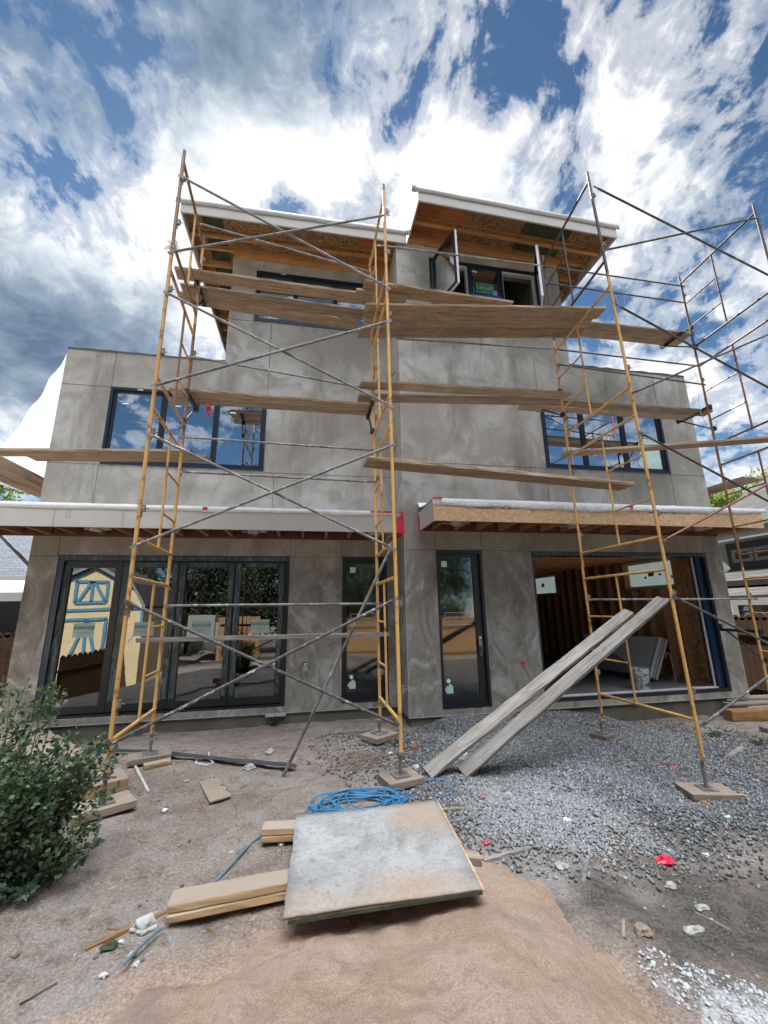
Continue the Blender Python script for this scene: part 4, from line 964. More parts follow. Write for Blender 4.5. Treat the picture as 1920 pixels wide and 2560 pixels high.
# cloth, plastic and wire on the tubes
def rag(label,c,r,mat,name,n=34,flat=.5):
    m=MB()
    for i in range(n):
        p=Vector(c)+Vector((random.gauss(0,r),random.gauss(0,r*.5),random.gauss(0,r)*flat*2)); a=Vector((random.uniform(-1,1),random.uniform(-1,1),random.uniform(-1,1)))*r*.7; b=a.cross(Vector((random.uniform(-1,1),random.uniform(-1,1),random.uniform(-1,1)))).normalized()*r*.5
        m.add([p-a-b,p+a-b*.6,p+a*.7+b,p-a*.8+b*.7],[(0,1,2,3)])
    o=m.obj(name,M[mat],loc=Vector(c)); return tag(o,label,'litter')
rag('clear plastic wad wrapped around top joint of left tower',W(R1(1022,640),4.05),.036,'poly','plastic_wrap')
rag('red plastic streamers hanging beneath left window planks',W(R1(1235,1595),5.35),.028,'redtape','plastic_streamer',30,1.2)
m=MB(); p0=W(R3(718,875),4.02); p1=W(R3(760,900),4.02); m.path([p0,p0+Vector((.09,0,-.03)),p0+Vector((.22,0,-.08)),p0+Vector((.20,0,-.22)),p0+Vector((.10,0,-.26)),p0+Vector((.07,0,-.1))],.003,n=5)
tag(m.obj('tie_wire',M['metal'],loc=p0),'thin tie wire looped on right tower joint','wire')
m=MB(); p0=W(R3(1225,1370),5.45); m.path([p0,p0+Vector((.03,0,-.3)),p0+Vector((-.05,0,-.55)),p0+Vector((-.06,0,-.8)),p0+Vector((.02,0,-1.15))],.004,n=5)
tag(m.obj('tie_wire',M['metal'],loc=p0),'long white cord dangling from the outer tower','wire')
# stencilled letters on the left tower leg
p=W(R4(765,760),4.05)
fr0=[o for o in bpy.data.objects if o.name.startswith('scaffold_frame') and o.get('label','').startswith('lowest yellow frame of left')][0]
text_obj('lettering','BILJAX',.045,M['dkbrown'],fr0,(-1.565,4.05-TR-.001,p.z),0,right=(0,0,-1),up=(1,0,0))

# ------------------------------------------------------------------ pads and jacks
def pad(label,c,w,d,h,rz,mat='pad',name='timber_pad',cat='wood pad',group='timber pads under the scaffold jacks',tilt=0.):
    m=MB(); m.box((-w/2,-d/2,0),(w/2,d/2,h)); o=m.obj(name,M[mat],bevel=.004); o.location=c; o.rotation_euler=(tilt,0,rz); return tag(o,label,cat,group)
for x,y,zt_,nm,w,d,rz in ((-1.565,4.05,.58,'front leg of left tower',.42,.27,.6),(-1.61,5.2,.60,'rear leg of left tower',.40,.26,.35),(.865,4.05,.58,'front leg of middle tower',.34,.28,.25),(.87,5.2,.58,'rear leg of middle tower',.36,.30,.6),(4.05,4.05,.30,'front leg of right tower',.46,.30,-.25),(4.0,5.5,.30,'rear leg of right tower',.24,.24,.4),(6.8,4.05,.31,'front leg of outer tower',.3,.3,0),(6.9,5.5,.31,'rear leg of outer tower',.3,.3,0)):
    g_=gz(x,y); jack(x,y,zt_,nm,rz)
    pad('worn wooden pad under %s'%nm,(x,y,g_+.015),w,d,.055,rz)
p=G(Q8(830,1790)); pad('stacked square of two thick boards behind the front left jack',(p.x+.02,p.y,p.z),.36,.36,.10,.55,'beam4','wood_block','wood block',None)

# ------------------------------------------------------------------ things lying about
# big weathered board on timbers
zb=.425
cs=[WZ(R7(1224,968),zb),WZ(R8(425,835),zb),WZ(R8(228,452),zb+.01),WZ(R7(1280,517),zb+.01)]
def m_board():
    t=NT('weathered_board'); c=t.coord()
    a=t.noise(c,2.4,7,.65,.5); f=t.noise(c,60,5,.7); b=t.noise(c,7,7,.7)
    col=t.ramp(a,[(.36,(.21,.20,.19)),(.5,(.31,.30,.285)),(.64,(.41,.40,.385))]); col=t.mix(t.ramp(b,[(.5,0.),(.64,.6)]),col,(.44,.44,.43)); col=t.mix(t.ramp(t.noise(c,22,6,.7),[(.55,0.),(.66,.7)]),col,(.16,.14,.125))
    sp=t.n('ShaderNodeSeparateXYZ'); t.l(c,sp.inputs[0])
    def spot(x,y,r,nz):
        vm=t.n('ShaderNodeVectorMath',operation='DISTANCE'); t.l(c,vm.inputs[0]); vm.inputs[1].default_value=(x,y,0)
        d=t.math('SUBTRACT',vm.outputs['Value'],t.math('MULTIPLY',t.math('SUBTRACT',b,.5),nz)); mr=t.n('ShaderNodeMapRange',interpolation_type='SMOOTHSTEP'); t.l(d,mr.inputs[0]); mr.inputs[1].default_value=r; mr.inputs[2].default_value=r*.35; return mr.outputs[0]
    sand=(.36,.25,.17)
    col=t.mix(t.math('MULTIPLY',spot(.38,.30,.34,.5),.85),col,sand)
    col=t.mix(t.math('MULTIPLY',spot(.1,-.62,.52,.4),.9),col,sand)
    col=t.mix(t.math('MULTIPLY',spot(-.45,-.5,.3,.4),.6),col,sand)
    col=t.mix(.25,col,t.ramp(f,[(.3,(.1,.09,.08)),(.7,(.5,.48,.45))]))
    t.bump(t.math('ADD',f,b),.4,.003); return t.done(col,.9,.1)
m=MB(); cc=sum(cs,Vector())/4; th=.014
def sheet(cs,z0,z1,mat,ins=0.):
    mb=MB(); q=[c+(cc-c)*ins for c in cs]; mb.hexa([(c.x,c.y,c.z+z0) for c in q],[(c.x,c.y,c.z+z1) for c in q]); return mb
bt=thing('weathered_board','large grey weathered board lying on timbers with sand on it','board',cc)
n_=16; mb=MB(); V=[];Fq=[]
for j in range(n_+1):
    for i in range(n_+1):
        u,v=i/n_,j/n_; p=(cs[0]*(1-u)+cs[1]*u)*(1-v)+(cs[3]*(1-u)+cs[2]*u)*v
        e=(random.uniform(-.004,.004) if i in(0,n_) or j in(0,n_) else 0)
        V.append((p.x+e,p.y+e*.6,p.z+.028+.004*math.sin(u*5+v*3)))
for j in range(n_):
    for i in range(n_): a=j*(n_+1)+i; Fq.append((a,a+1,a+n_+2,a+n_+1))
mb.add(V,Fq); top=part('top_sheet',mb,m_board(),bt,smooth=True); sdm=top.modifiers.new('s','SOLIDIFY'); sdm.thickness=.014; sdm.offset=-1
cs2=[c+Vector((.018,.006,0)) for c in cs]; part('lower_sheet',sheet(cs2,-.002,.012,0,-.004),M['osb_light'],bt)
m=MB(); m.hexa([cs[0]+Vector((.02,-.004,-.004)),cs[1]+Vector((0,-.004,-.004)),cs[1]+Vector((0,.0,-.004)),cs[0]+Vector((.02,0,-.004))],[cs[0]+Vector((.02,-.004,.012)),cs[1]+Vector((0,-.004,.012)),cs[1]+Vector((0,0,.012)),cs[0]+Vector((.02,0,.012))]); part('edge_paint',m,M['green_osb'],bt)
def lumber(label,a,b,w,h,mat='beam4',name='timber',group=None,dz=0.):
    a,b=Vector(a),Vector(b); return plank(name,label,'timber',mat,a+Vector((0,0,h/2+dz)),b+Vector((0,0,h/2+dz)),w,h,group=group,wear=.003,seg=8)
a=WZ(R7(715,975),.315); b=WZ(R7(1235,868),.335); d_=(b-a).normalized(); pv=Vector((-d_.y,d_.x,0))
g2='doubled timbers propping the weathered board'
lumber('lower timber of the long pair left of weathered board',a+pv*.07,b+d_*.25+pv*.07,.135,.038,'beam4','timber',g2,.0)
lumber('upper timber of the long pair left of weathered board',a+pv*.075-d_*.0,b+d_*.25+pv*.07,.135,.038,'beam4','timber',g2,.040)
a=WZ(R7(1128,620),.335); b=WZ(R7(1272,612),.335); d_=(b-a).normalized(); pv=Vector((-d_.y,d_.x,0))
lumber('lower block of the short pair beside the blue hose',a+pv*.06,b+d_*.35+pv*.06,.12,.038,'beam4','timber',g2,.0)
lumber('upper block of the short pair beside the blue hose',a+pv*.062,b+d_*.35+pv*.06,.12,.038,'beam4','timber',g2,.040)
a=G(R8(440,742)); b=G(R8(330,720)); lumber('timber stub poking out right of the weathered board',b+Vector((-.12,.03,.01)),a+Vector((-.02,.03,.01)),.085,.06,'pad')
a=G(R8(430,712)); b=G(R8(635,655)); lumber('thin grey stick right of the weathered board',a,b,.03,.025,'plank_grey','stick')
for lb,p,q,w_,h_,mt in (('pale short stake lying by spilt grey dust',R8(862,795),R8(880,700),.022,.012,'plank_grey'),('small pale splinter at the sand edge',R8(1037,1030),R8(1037,968),.014,.01,'pad'),('long thin pale lath on the dark damp soil',R8(1345,928),R8(1500,1003),.014,.008,'plank_grey'),
   ('wood strip on gravel behind the weathered board',R8(255,488),R8(378,480),.03,.02,'pad'),('long brown stick lying beside the plaster lump',R7(370,1085),R7(850,865),.018,.014,'lumber_dark'),
   ('broken stick on dirt near the twig pile',R5(580,1690),R5(665,1590),.02,.012,'pad'),('white plastic pipe offcut left of the torn plywood',R7(575,275),R7(640,405),.018,.018,'chalk'),
   ('dark rod on dirt right of the outer leg',R6(1180,1510),R6(1420,1640),.015,.012,'lumber_dark'),('second dark rod behind the first near the right leg',R6(1270,1530),R6(1480,1590),.015,.012,'lumber_dark'),('grey board scrap at the gravel edge right',R6(1425,1650),R6(1515,1590),.06,.025,'plank_grey'),
   ('thin dark twig in the lower left corner',R7(85,1330),R7(240,1235),.006,.006,'trunk'),('small orange wood chip beside right jack pad',R6(1490,1880),R6(1540,1890),.05,.03,'beam4'),('wood sliver against the right jack pad',R6(1240,1900),R6(1325,1945),.03,.025,'lumber'),
   ('stubby orange block right of the doubled chip',R6(1570,1790),R6(1615,1800),.04,.025,'beam4'),('tan chip left of the hose coil',R5(490,1700),R5(395,1668),.015,.01,'pad')):
    lumber(lb,G(p),G(q),w_,h_,mt,'wood_scrap')
# scattered slivers, each its own object
for i in range(90):
    x,y=random.uniform(-2.0,1.2),random.uniform(2.6,6.4); a_=random.uniform(0,6.28); l_=random.uniform(.03,.11)
    m=MB(); m.hexa([(-l_/2,-.004,0),(l_/2,-.003,0),(l_/2,.003,0),(-l_/2,.004,0)],[(-l_/2,-.004,.005),(l_/2,-.003,.004),(l_/2,.003,.004),(-l_/2,.004,.005)])
    o=m.obj('wood_sliver',M['pad'] if i%2 else M['lumber_dark']); o.location=(x,y,float(ground_relief(np.array([x]),np.array([y]))[0])+.003); o.rotation_euler=(0,random.uniform(-.15,.15),a_)
    tag(o,'tiny wood sliver strewn on the brown dirt','wood sliver','wood slivers strewn over the dirt')
# torn plywood scrap
p=G(R7(930,400)); m=MB(); out=[R7(860,360),R7(940,345),R7(962,375),R7(950,385),R7(985,392),R7(972,405),R7(1000,432),R7(905,460)]
pts=[G(q) for q in out]; zt_=max(q.z for q in pts)+.012
k=len(pts); m.add([(q.x,q.y,zt_-.012) for q in pts]+[(q.x,q.y,zt_) for q in pts],[tuple(range(k-1,-1,-1)),tuple(range(k,2*k))]+[(i,(i+1)%k,k+(i+1)%k,k+i) for i in range(k)])
tag(m.obj('plywood_scrap',M['pad'],loc=pts[0]),'torn brown plywood scrap on the dirt left of hose','plywood')
p=G(R7(620,300)); q=G(R7(735,275)); lumber('splintered two by four offcut behind the white pipe',p,q,.09,.04,'beam4','timber')
# black flattened pipe
m=MB(); ps_=[G(q,.04) for q in (R4(505,1600),R4(700,1603),R4(900,1608),R4(1150,1635),R4(1400,1665),R5(80,1670),R5(320,1692))]
m.path(ps_,.024,n=8,flat=.6); ps2=[q+Vector((.02,-.05,.006)) for q in ps_[2:]]; m.path(ps2,.02,n=8,flat=.55)
tag(m.obj('drain_pipe',M['pipe_black'],loc=ps_[0],smooth=True),'long black flattened pipe lying along the dirt before the glass door','pipe')
m=MB(); q=[G(x,.01) for x in (R4(1165,1655),R4(1160,1680),R4(1230,1690),R4(1265,1678))]; m.path(q+[q[-1]+Vector((-.06,.08,.02)),q[0]+Vector((.1,.09,.03))],.006,n=6); tag(m.obj('bent_wire',M['white'],loc=q[0]),'bent white wire loop on the dirt by black pipe','wire')
# hose coil
m=MB(); c0=G(R7(1560,455),.015); pts=[]
nl=15
for i in range(nl*22):
    t_=i/22; k=int(t_); rx=.30+.09*math.sin(k*2.1)+.02*math.sin(t_*9); ry=.15+.05*math.cos(k*1.7)
    a_=2*math.pi*t_; cx=c0.x+.05*math.sin(k*3.3)+.10*(k/nl-.5); cy=c0.y+.04*math.cos(k*2.6)
    x,y=cx+rx*math.cos(a_+.2*math.sin(k)),cy+ry*math.sin(a_)
    pts.append(Vector((x,y,gz(x,y)+.014+.008*(k%5)+.008*math.sin(a_*2+k))))
lp=[R8(-40,400),R8(60,385),R8(170,352),R8(235,343),R8(290,362),R8(297,390),R8(262,415),R8(180,440),R8(60,455),R8(0,440),R8(-60,425)]
pts+= [G(q,.02) for q in lp]
def smooth_pts(p,n=3):
    out=[]
    for i in range(len(p)-1):
        p0,p1,p2,p3=p[max(i-1,0)],p[i],p[i+1],p[min(i+2,len(p)-1)]
        for j in range(n):
            t=j/n; out.append(.5*((2*p1)+(p2-p0)*t+(2*p0-5*p1+4*p2-p3)*t*t+(3*p1-p0-3*p2+p3)*t**3))
    return out+[p[-1]]
m.path(smooth_pts(pts[:nl*22],1)+smooth_pts(pts[nl*22:],6),.0055,n=6)
tag(m.obj('hose_coil',M['hose'],loc=c0,smooth=True),'coiled blue air hose heaped behind the weathered board','hose')
m=MB(); q=[G(x,.012) for x in (R7(1180,545),R7(1125,590),R7(1060,650),R7(980,740),R7(900,815),R7(840,852))]; m.path(smooth_pts(q,5),.0072,n=6); tag(m.obj('hose',M['hose_grey'],loc=q[0],smooth=True),'dusty blue grey hose running from short timbers to long timbers','hose')
m=MB(); q=[G(x,.03) for x in (R7(705,985),R7(650,1035),R7(590,1090),R7(535,1150))]; m.path(smooth_pts(q,5),.0072,n=6); tag(m.obj('hose',M['hose_grey'],loc=q[0],smooth=True),'dusty hose end emerging in front of the long timbers','hose')
# lumps
def lump(label,p,r,mat,name='rock',cat='rock',sq=(1,1,.7),lift=0.):
    import bmesh
    bm=bmesh.new(); bmesh.ops.create_icosphere(bm,subdivisions=3,radius=1.); s0=random.random()*9
    for v in bm.verts:
        f=1+.28*math.sin(v.co.x*3+s0)+.22*math.sin(v.co.y*4.1+s0*2)+.10*math.sin(v.co.z*7+s0*3)+.09*math.sin(v.co.x*9-s0)+random.uniform(-.045,.045); v.co=Vector((v.co.x*f*sq[0],v.co.y*f*sq[1],v.co.z*f*sq[2]))*r
    me=bpy.data.meshes.new(name); bm.to_mesh(me); bm.free(); me.materials.append(M[mat]); o=bpy.data.objects.new(name,me); COL.objects.link(o)
    o.location=G(p,lift)+Vector((0,0,r*sq[2]*.5)); return tag(o,label,cat)
lump('white plaster lump beside the long brown stick',R7(615,1005),.05,'chalk',sq=(1.2,.8,.7))
lump('pale stone on dirt beyond the end of black pipe',R7(1162,235),.045,'rock'); lump('flat pale stone near the black pipe tip',R7(1072,302),.05,'rock',sq=(1.2,1,.5))
lump('small grey stone on sand at bottom centre',R8(825,1155),.018,'rock'); lump('white pebble below the short pair of timbers',R7(1212,632),.022,'chalk'); lump('round red clay lump on gravel by middle jack',Q1(885,1470),.04,'brickred')
lump('white stone right of the middle jack pad',Q1(912,1800),.03,'chalk',sq=(1.3,.7,.5)); lump('flat pale stone in the gravel tongue',R8(530,415),.035,'rock',sq=(1.2,.8,.4)); lump('pale stone on the dark damp soil',R8(1238,815),.03,'rock',sq=(1.2,.8,.5))
lump('white scrap of plaster at right edge of damp soil',R8(1402,672),.03,'chalk',sq=(1.2,.7,.3)); lump('grey stone on the dust right of weathered board',R8(770,730),.04,'rock',sq=(.8,1.2,.5)); lump('pale stone at the edge of plaster rubble',R8(1372,905),.03,'rock',sq=(1,.8,.5))
lump('dirt clod above the plaster rubble',R8(1110,1008),.035,'pad',sq=(1,1,.7)); lump('grey clod among the plaster rubble',R8(1340,1010),.04,'rock',sq=(1.1,.8,.6)); lump('white crumb behind middle jack pad',R5(600,1490),.016,'chalk',sq=(.6,.6,2))
def scrap(label,p,r,mat,n=10,name='plastic_scrap'):
    c=G(p,r*.4); m=MB(); 
    import bmesh
    bm=bmesh.new(); bmesh.ops.create_icosphere(bm,subdivisions=2,radius=1.)
    for v in bm.verts:
        f=random.uniform(.45,1.15); v.co=Vector((v.co.x*f*1.25,v.co.y*f*.8,v.co.z*f*.6))*r
    me=bpy.data.meshes.new(name); bm.to_mesh(me); bm.free(); me.materials.append(M[mat]); o=bpy.data.objects.new(name,me); COL.objects.link(o); o.location=c; return tag(o,label,'litter')
scrap('bright crumpled red plastic on the dark damp soil',R8(1215,697),.062,'redtape'); scrap('red plastic scrap on gravel left of right jack pad',R6(1100,1705),.034,'redtape'); scrap('small red strip left of the red scrap',R6(1043,1697),.025,'redtape')
scrap('red fleck on gravel under leaning planks',R6(70,1725),.018,'redtape'); scrap('red fleck by the rear right jack',R6(820,1522),.017,'redtape'); scrap('small red fleck on dust right of weathered board',R8(440,620),.026,'redtape'); scrap('red fleck near the blue hose loop',R8(425,412),.02,'redtape'); scrap('red fleck on the gravel edge',R8(1130,532),.022,'redtape')
scrap('mint green wrapper right of the gravel',R6(1425,2000),.03,'sticker'); scrap('mint green scrap half buried in the gravel tongue',R8(790,520),.03,'sticker'); scrap('green leaf scrap on white dust near the hose end',R7(470,1065),.035,'green_osb')
scrap('pale green scrap on dirt below the torn plywood',R7(712,478),.025,'sticker'); scrap('white paper crumb beside red clay lump',Q1(500,1550),.03,'white')
for q,lb in ((R7(520,1050),'white plaster crumbs near the hose end'),(R7(575,1100),'white plaster crumb against the hose'),(R7(590,1140),'small white crumb past the hose end'),(R7(448,1193),'lone white crumb at left of sand'),(R7(650,930),'white crumb beside the brown stick'),(R7(805,350),'white paper bit by the torn plywood'),(R7(1000,658),'white fleck beside the dusty hose')): scrap(lb,q,.018,'chalk')
m=MB(); q=[G(x,.015) for x in (R8(722,385),R8(745,372),R8(790,380),R8(812,392),R8(790,398),R8(760,385))]; m.path(smooth_pts(q,4),.012,n=6,flat=.6); tag(m.obj('strap',M['leather'],loc=q[0]),'dark curled strap lying on the pale gravel','strap')
lumber('white paper wedge propped between the leaning planks',G(R8(335,262)),G(R8(350,250)),.06,.05,'white','paper_scrap')
# twig pile
m=MB(); c0=G(R5(720,1670))
for i in range(170):
    p=c0+Vector((random.gauss(0,.16),random.gauss(0,.12),random.uniform(.005,.04))); a_=random.uniform(0,6.28); l_=random.uniform(.04,.22); d_=Vector((math.cos(a_),math.sin(a_),random.uniform(-.1,.15)))*l_/2
    p.z=gz(p.x,p.y)+random.uniform(.01,.04); m.tube(p-d_,p+d_,random.uniform(.0015,.004),n=4)
stuff(m.obj('twig_pile',M['pad'],loc=c0),'little heap of dry twigs at edge of the gravel','twigs')
# things in the open room
A=W(P2(1068,1030),7.55); B=W(P2(1140,1062),7.55); Cf=WZ(P2(640,958),.49); tA=W(P2(1150,705),7.57); tB=W(P2(1228,728),7.57); tC=W(P2(520,680),Cf.y)
wv=B-A; tw=tB-tA
dw=thing('drywall_stack','leaning stack of grey drywall sheets inside the open doorway','drywall',A)
m=MB(); nsh=7
for k in range(nsh):
    a0,a1=k/nsh,(k+.93)/nsh; e=Vector((random.uniform(-.01,.01),random.uniform(-.015,.015),0))
    mm=MB(); mm.hexa([A+wv*a0+e,A+wv*a1+e,Cf+wv*a1,Cf+wv*a0],[tA+tw*a0+e,tA+tw*a1+e,tC+tw*a1,tC+tw*a0])
    mm.m=[0,0,1,0,1,0]; part('drywall_sheet',mm,[M['drywall'],M['drywall_edge']],dw)
bp=WZ(P2(1012,1140),.36); bk=thing('bucket','white plaster splashed bucket just inside the open doorway','bucket',bp)
t=NT('splashed_bucket'); c=t.coord(); cc_=t.mix(t.ramp(t.noise(c,16,7,.7),[(.5,0.),(.58,.9)]),(.55,.57,.58),(.17,.18,.19)); bm_=t.done(cc_,.5,.4)
def lathe(prof,c,n=24):
    m=MB(); V=[(c.x+r*math.cos(2*math.pi*k/n),c.y+r*math.sin(2*math.pi*k/n),c.z+z) for r,z in prof for k in range(n)]
    m.add(V,[(i*n+k,i*n+(k+1)%n,(i+1)*n+(k+1)%n,(i+1)*n+k) for i in range(len(prof)-1) for k in range(n)]); return m
part('body',lathe([(.0,.0),(.13,.0),(.135,.02),(.15,.32),(.155,.33),(.156,.37),(.148,.37),(.142,.33),(.128,.03),(0,.03)],bp),bm_,bk,smooth=True)
part('rim',lathe([(.152,.285),(.162,.29),(.162,.302),(.152,.305)],bp),bm_,bk,smooth=True)
m=MB(); pts=[bp+Vector((.158*math.cos(a),-.158*abs(math.sin(a))-.005,.30-.13*math.sin(a))) for a in np.linspace(0,math.pi,14)]; m.path(pts,.0035,n=5); part('handle',m,M['steel'],bk)
m=MB(); 
for k in range(7): 
    a=-1.9+.12*k; m.box((bp.x-.05+.018*k,bp.y-.1405-.003*math.sin(a),bp.z+.08),(bp.x-.05+.018*k+.011,bp.y-.139,bp.z+.10+.05*random.random()))
part('printed_label',m,M['navy2'],bk)
p0=WZ(P2(1300,1115),.36); m=MB(); m.path([p0,p0+Vector((-.02,0,.45)),p0+Vector((-.03,0,.56)),p0+Vector((-.08,0,.60)),p0+Vector((-.13,0,.56)),p0+Vector((-.13,0,.50))],.012,n=8); tag(m.obj('stub_pipe',M['steel'],loc=p0),'bent grey stub pipe rising from the room floor','pipe')
p0=WX(P2(215,520),3.5); rag('pale cloth hanging in the dark of the open room',(3.45,max(p0.y,8.2),p0.z),.06,'drywall','hanging_cloth',14,1.2)

# ------------------------------------------------------------------ plants
def leafset(C,N,size,seed,lw=.55,fold=.25):
    """C: centres (n,3), N: outward directions (n,3); folded diamond leaves"""
    r=np.random.default_rng(seed); n=len(C); d=N+r.normal(0,.55,(n,3)); d/=np.linalg.norm(d,axis=1)[:,None]
    u=np.cross(d,r.normal(0,1,(n,3))); u/=np.linalg.norm(u,axis=1)[:,None]; w=np.cross(d,u)
    s=(size*r.uniform(.55,1.25,n))[:,None]
    base=C; tip=C+d*s; mid=C+d*s*.45
    L=mid+u*s*lw*.5+w*s*fold*.5; R=mid-u*s*lw*.5+w*s*fold*.5
    V=np.stack([base,L,tip,R],1).reshape(-1,3); Fa=(np.arange(n)*4)[:,None]+np.array([0,1,2,3])[None]
    return V,Fa
# leafy weed bush, lower left
bc=G(R7(80,800)); bc=Vector((bc.x-.10,bc.y-.06,bc.z)); bush=thing('leafy_bush','tall dark green leafy weed bush at the left edge','bush',bc)
m=MB(); Cs=[];Ns=[]
for i in range(74):
    a=random.uniform(0,6.28); r0=random.uniform(0,.26); p=bc+Vector((r0*math.cos(a),r0*math.sin(a)*.8,0)); p.z=gz(p.x,p.y)
    lean=Vector((math.cos(a),math.sin(a)*.8,0))*random.uniform(.03,.5)+Vector((random.gauss(0,.05),random.gauss(0,.05),0)); hgt=random.uniform(.45,.95)*(1-.35*lean.length)
    if i<9: lean=Vector((random.uniform(-.15,.14),random.uniform(-.15,.15),0)); hgt=random.uniform(.95,1.2)
    if 9<=i<22: lean=Vector((random.uniform(.2,.5),random.uniform(-.2,.25),0)); hgt=random.uniform(.5,.86)
    if i>=58: lean=Vector((random.uniform(.1,.40),random.uniform(-.25,.2),0)); hgt=random.uniform(.08,.35)
    pts=[p+lean*(k/8)**1.3+Vector((0,0,hgt*(k/8)-.10*lean.length*(k/8)**2)) for k in range(9)]
    m.path(pts,[.006*(1-.08*k) for k in range(9)],n=5)
    for k in range(random.randint(140,190)):
        t_=random.uniform(.06,1.0)**.85; j=min(int(t_*8),7); q=pts[j].lerp(pts[j+1],t_*8-j)
        b=random.uniform(0,6.28); rr=.10*(1.12-t_)*random.uniform(.2,1.2)+.008; dd=Vector((math.cos(b),math.sin(b),random.uniform(-.5,.5)))
        Cs.append(q+dd*rr); Ns.append((dd.x,dd.y,dd.z+.1))
part('stems',m,M['stem'],bush)
V,Fa=leafset(np.array([tuple(c) for c in Cs]),np.array(Ns),.038,4,.68,.18); V=V-np.array(bc)[None]
np_obj('foliage',V,Fa,M['leaf_bush'],bush)
def weed(label,p,r,h,n,seed):
    c=G(p); C_=[];N_=[]; m=MB(); o=thing('weed',label,'weed',c)
    for i in range(12):
        a=random.uniform(0,6.28); q=c+Vector((math.cos(a)*r*random.random(),math.sin(a)*r*.6*random.random(),h*random.uniform(.4,1))); m.tube(c,q,.003,.001,n=4)
        for k in range(n//12):
            t_=random.uniform(.2,1); C_.append(tuple(c.lerp(q,t_)+Vector((random.gauss(0,.02),random.gauss(0,.02),random.gauss(0,.015))))); N_.append((random.gauss(0,1),random.gauss(0,1),.4))
    part('stems',m,M['stem'],o); V,Fa=leafset(np.array(C_),np.array(N_),.035,seed,.5); np_obj('foliage',V-np.array(c)[None],Fa,M['leaf_bush'],o)
weed('small green weed at the foot of house wall',R5(190,1460),.14,.16,260,3)
weed('low green weed at far right beside the lumber',Q6(1230,1620),.16,.10,160,5)
weed('sparse green weed between the right legs',Q6(740,1520),.2,.08,130,6)
weed('tiny green sprout on the gravel by middle jack',Q1(590,1430),.06,.05,50,7)
def tree(label,x,y,h,r,seed,mat='leaf_tree',n=9000,leaf=.16,clumps=46,base=0.,squash=.8,cat='tree',low=.35):
    rr=random.Random(seed); t=thing('tree',label,cat,(x,y,base)); m=MB(); c=Vector((x,y,base))
    top=c+Vector((0,0,h*.62)); m.path([c,c.lerp(top,.35)+Vector((.1,0,0)),c.lerp(top,.7),top],[h*.028,h*.022,h*.016,h*.008],n=8)
    C_=[];N_=[]
    for i in range(clumps):
        a=rr.uniform(0,6.28); e=rr.uniform(-.6,1.); rad_=r*rr.uniform(.35,1.)*math.sqrt(max(.08,1-e*e*.8))
        p=c+Vector((math.cos(a)*rad_,math.sin(a)*rad_,h*(low+(1-low)*.5*(1+e)*.95))); s=c.lerp(top,rr.uniform(.4,1.))
        m.path([s,s.lerp(p,.5)+Vector((0,0,.1)),p],[h*.008,h*.005,h*.002],n=5)
        cr=r*rr.uniform(.16,.32); k=n//clumps
        for q in range(k):
            v=Vector((rr.gauss(0,1),rr.gauss(0,1),rr.gauss(0,1)*squash)); v=v.normalized()*rr.random()**.45; C_.append(tuple(p+v*cr)); N_.append((v.x,v.y,v.z+.15))
    part('trunk',m,M['trunk'],t,smooth=True); V,Fa=leafset(np.array(C_),np.array(N_),leaf,seed,.6); np_obj('crown',V-np.array(c)[None],Fa,M[mat],t)
p=W(Q5(700,560),22.); tree('sunlit light green tree beyond the right corner of house',p.x+.3,22.,9.4,2.6,21,n=11000,leaf=.2,base=-.3,low=.30)
p=W(Q5(1250,300),24.); tree('taller light green tree behind the grey neighbour house',p.x+2.,24.,12.0,3.6,22,n=13000,leaf=.22,base=-.3,low=.30)
p=W(Q7(60,860),20.); tree('dark green tree behind the left neighbour roof',p.x-1.2,20.,p.z+1.6,2.6,23,'leaf_tree',8000,.2,40,-.3)

# ------------------------------------------------------------------ neighbours
# left: low house with blue-grey roof
e0=W(Q7(150,1985),13.); nh=thing('neighbour_house','low neighbour house with blue grey shingle roof at left','house',(-12,14,-.3))
ze=e0.z; yb=13.
m=MB(); m.hexa([(-22,yb-.4,ze),(-6.9,yb-.4,ze),(-6.9,yb+5,ze+3.4),(-22,yb+5,ze+3.4)],[(-22,yb-.4,ze+.1),(-6.9,yb-.4,ze+.1),(-6.9,yb+5,ze+3.5),(-22,yb+5,ze+3.5)]); part('roof',m,M['shingle_b'],nh)
m=MB(); m.box((-22,yb-.45,ze-.22),(-6.9,yb-.4,ze+.11)); part('gutter',m,M['trimw'],nh)
m=MB(); m.box((-21.5,yb+.1,-.4),(-7.3,yb+8,ze-.02)); part('wall',m,M['siding'],nh)
m=MB(); m.box((-10,yb+.05,.5),(-8.4,yb+.11,1.6)); part('window',m,M['darkglass'],nh)
lo=W(Q8(60,130),11.2); m=MB(); m.hexa([(-13,10.4,lo.z-.05),(-6.0,10.4,lo.z-.05),(-6.0,12.9,lo.z+.45),(-13,12.9,lo.z+.45)],[(-13,10.4,lo.z+.02),(-6.0,10.4,lo.z+.02),(-6.0,12.9,lo.z+.52),(-13,12.9,lo.z+.52)]); m.box((-13,10.36,lo.z-.16),(-6.0,10.4,lo.z+.03))
part('porch_roof',m,M['trimw'],nh)
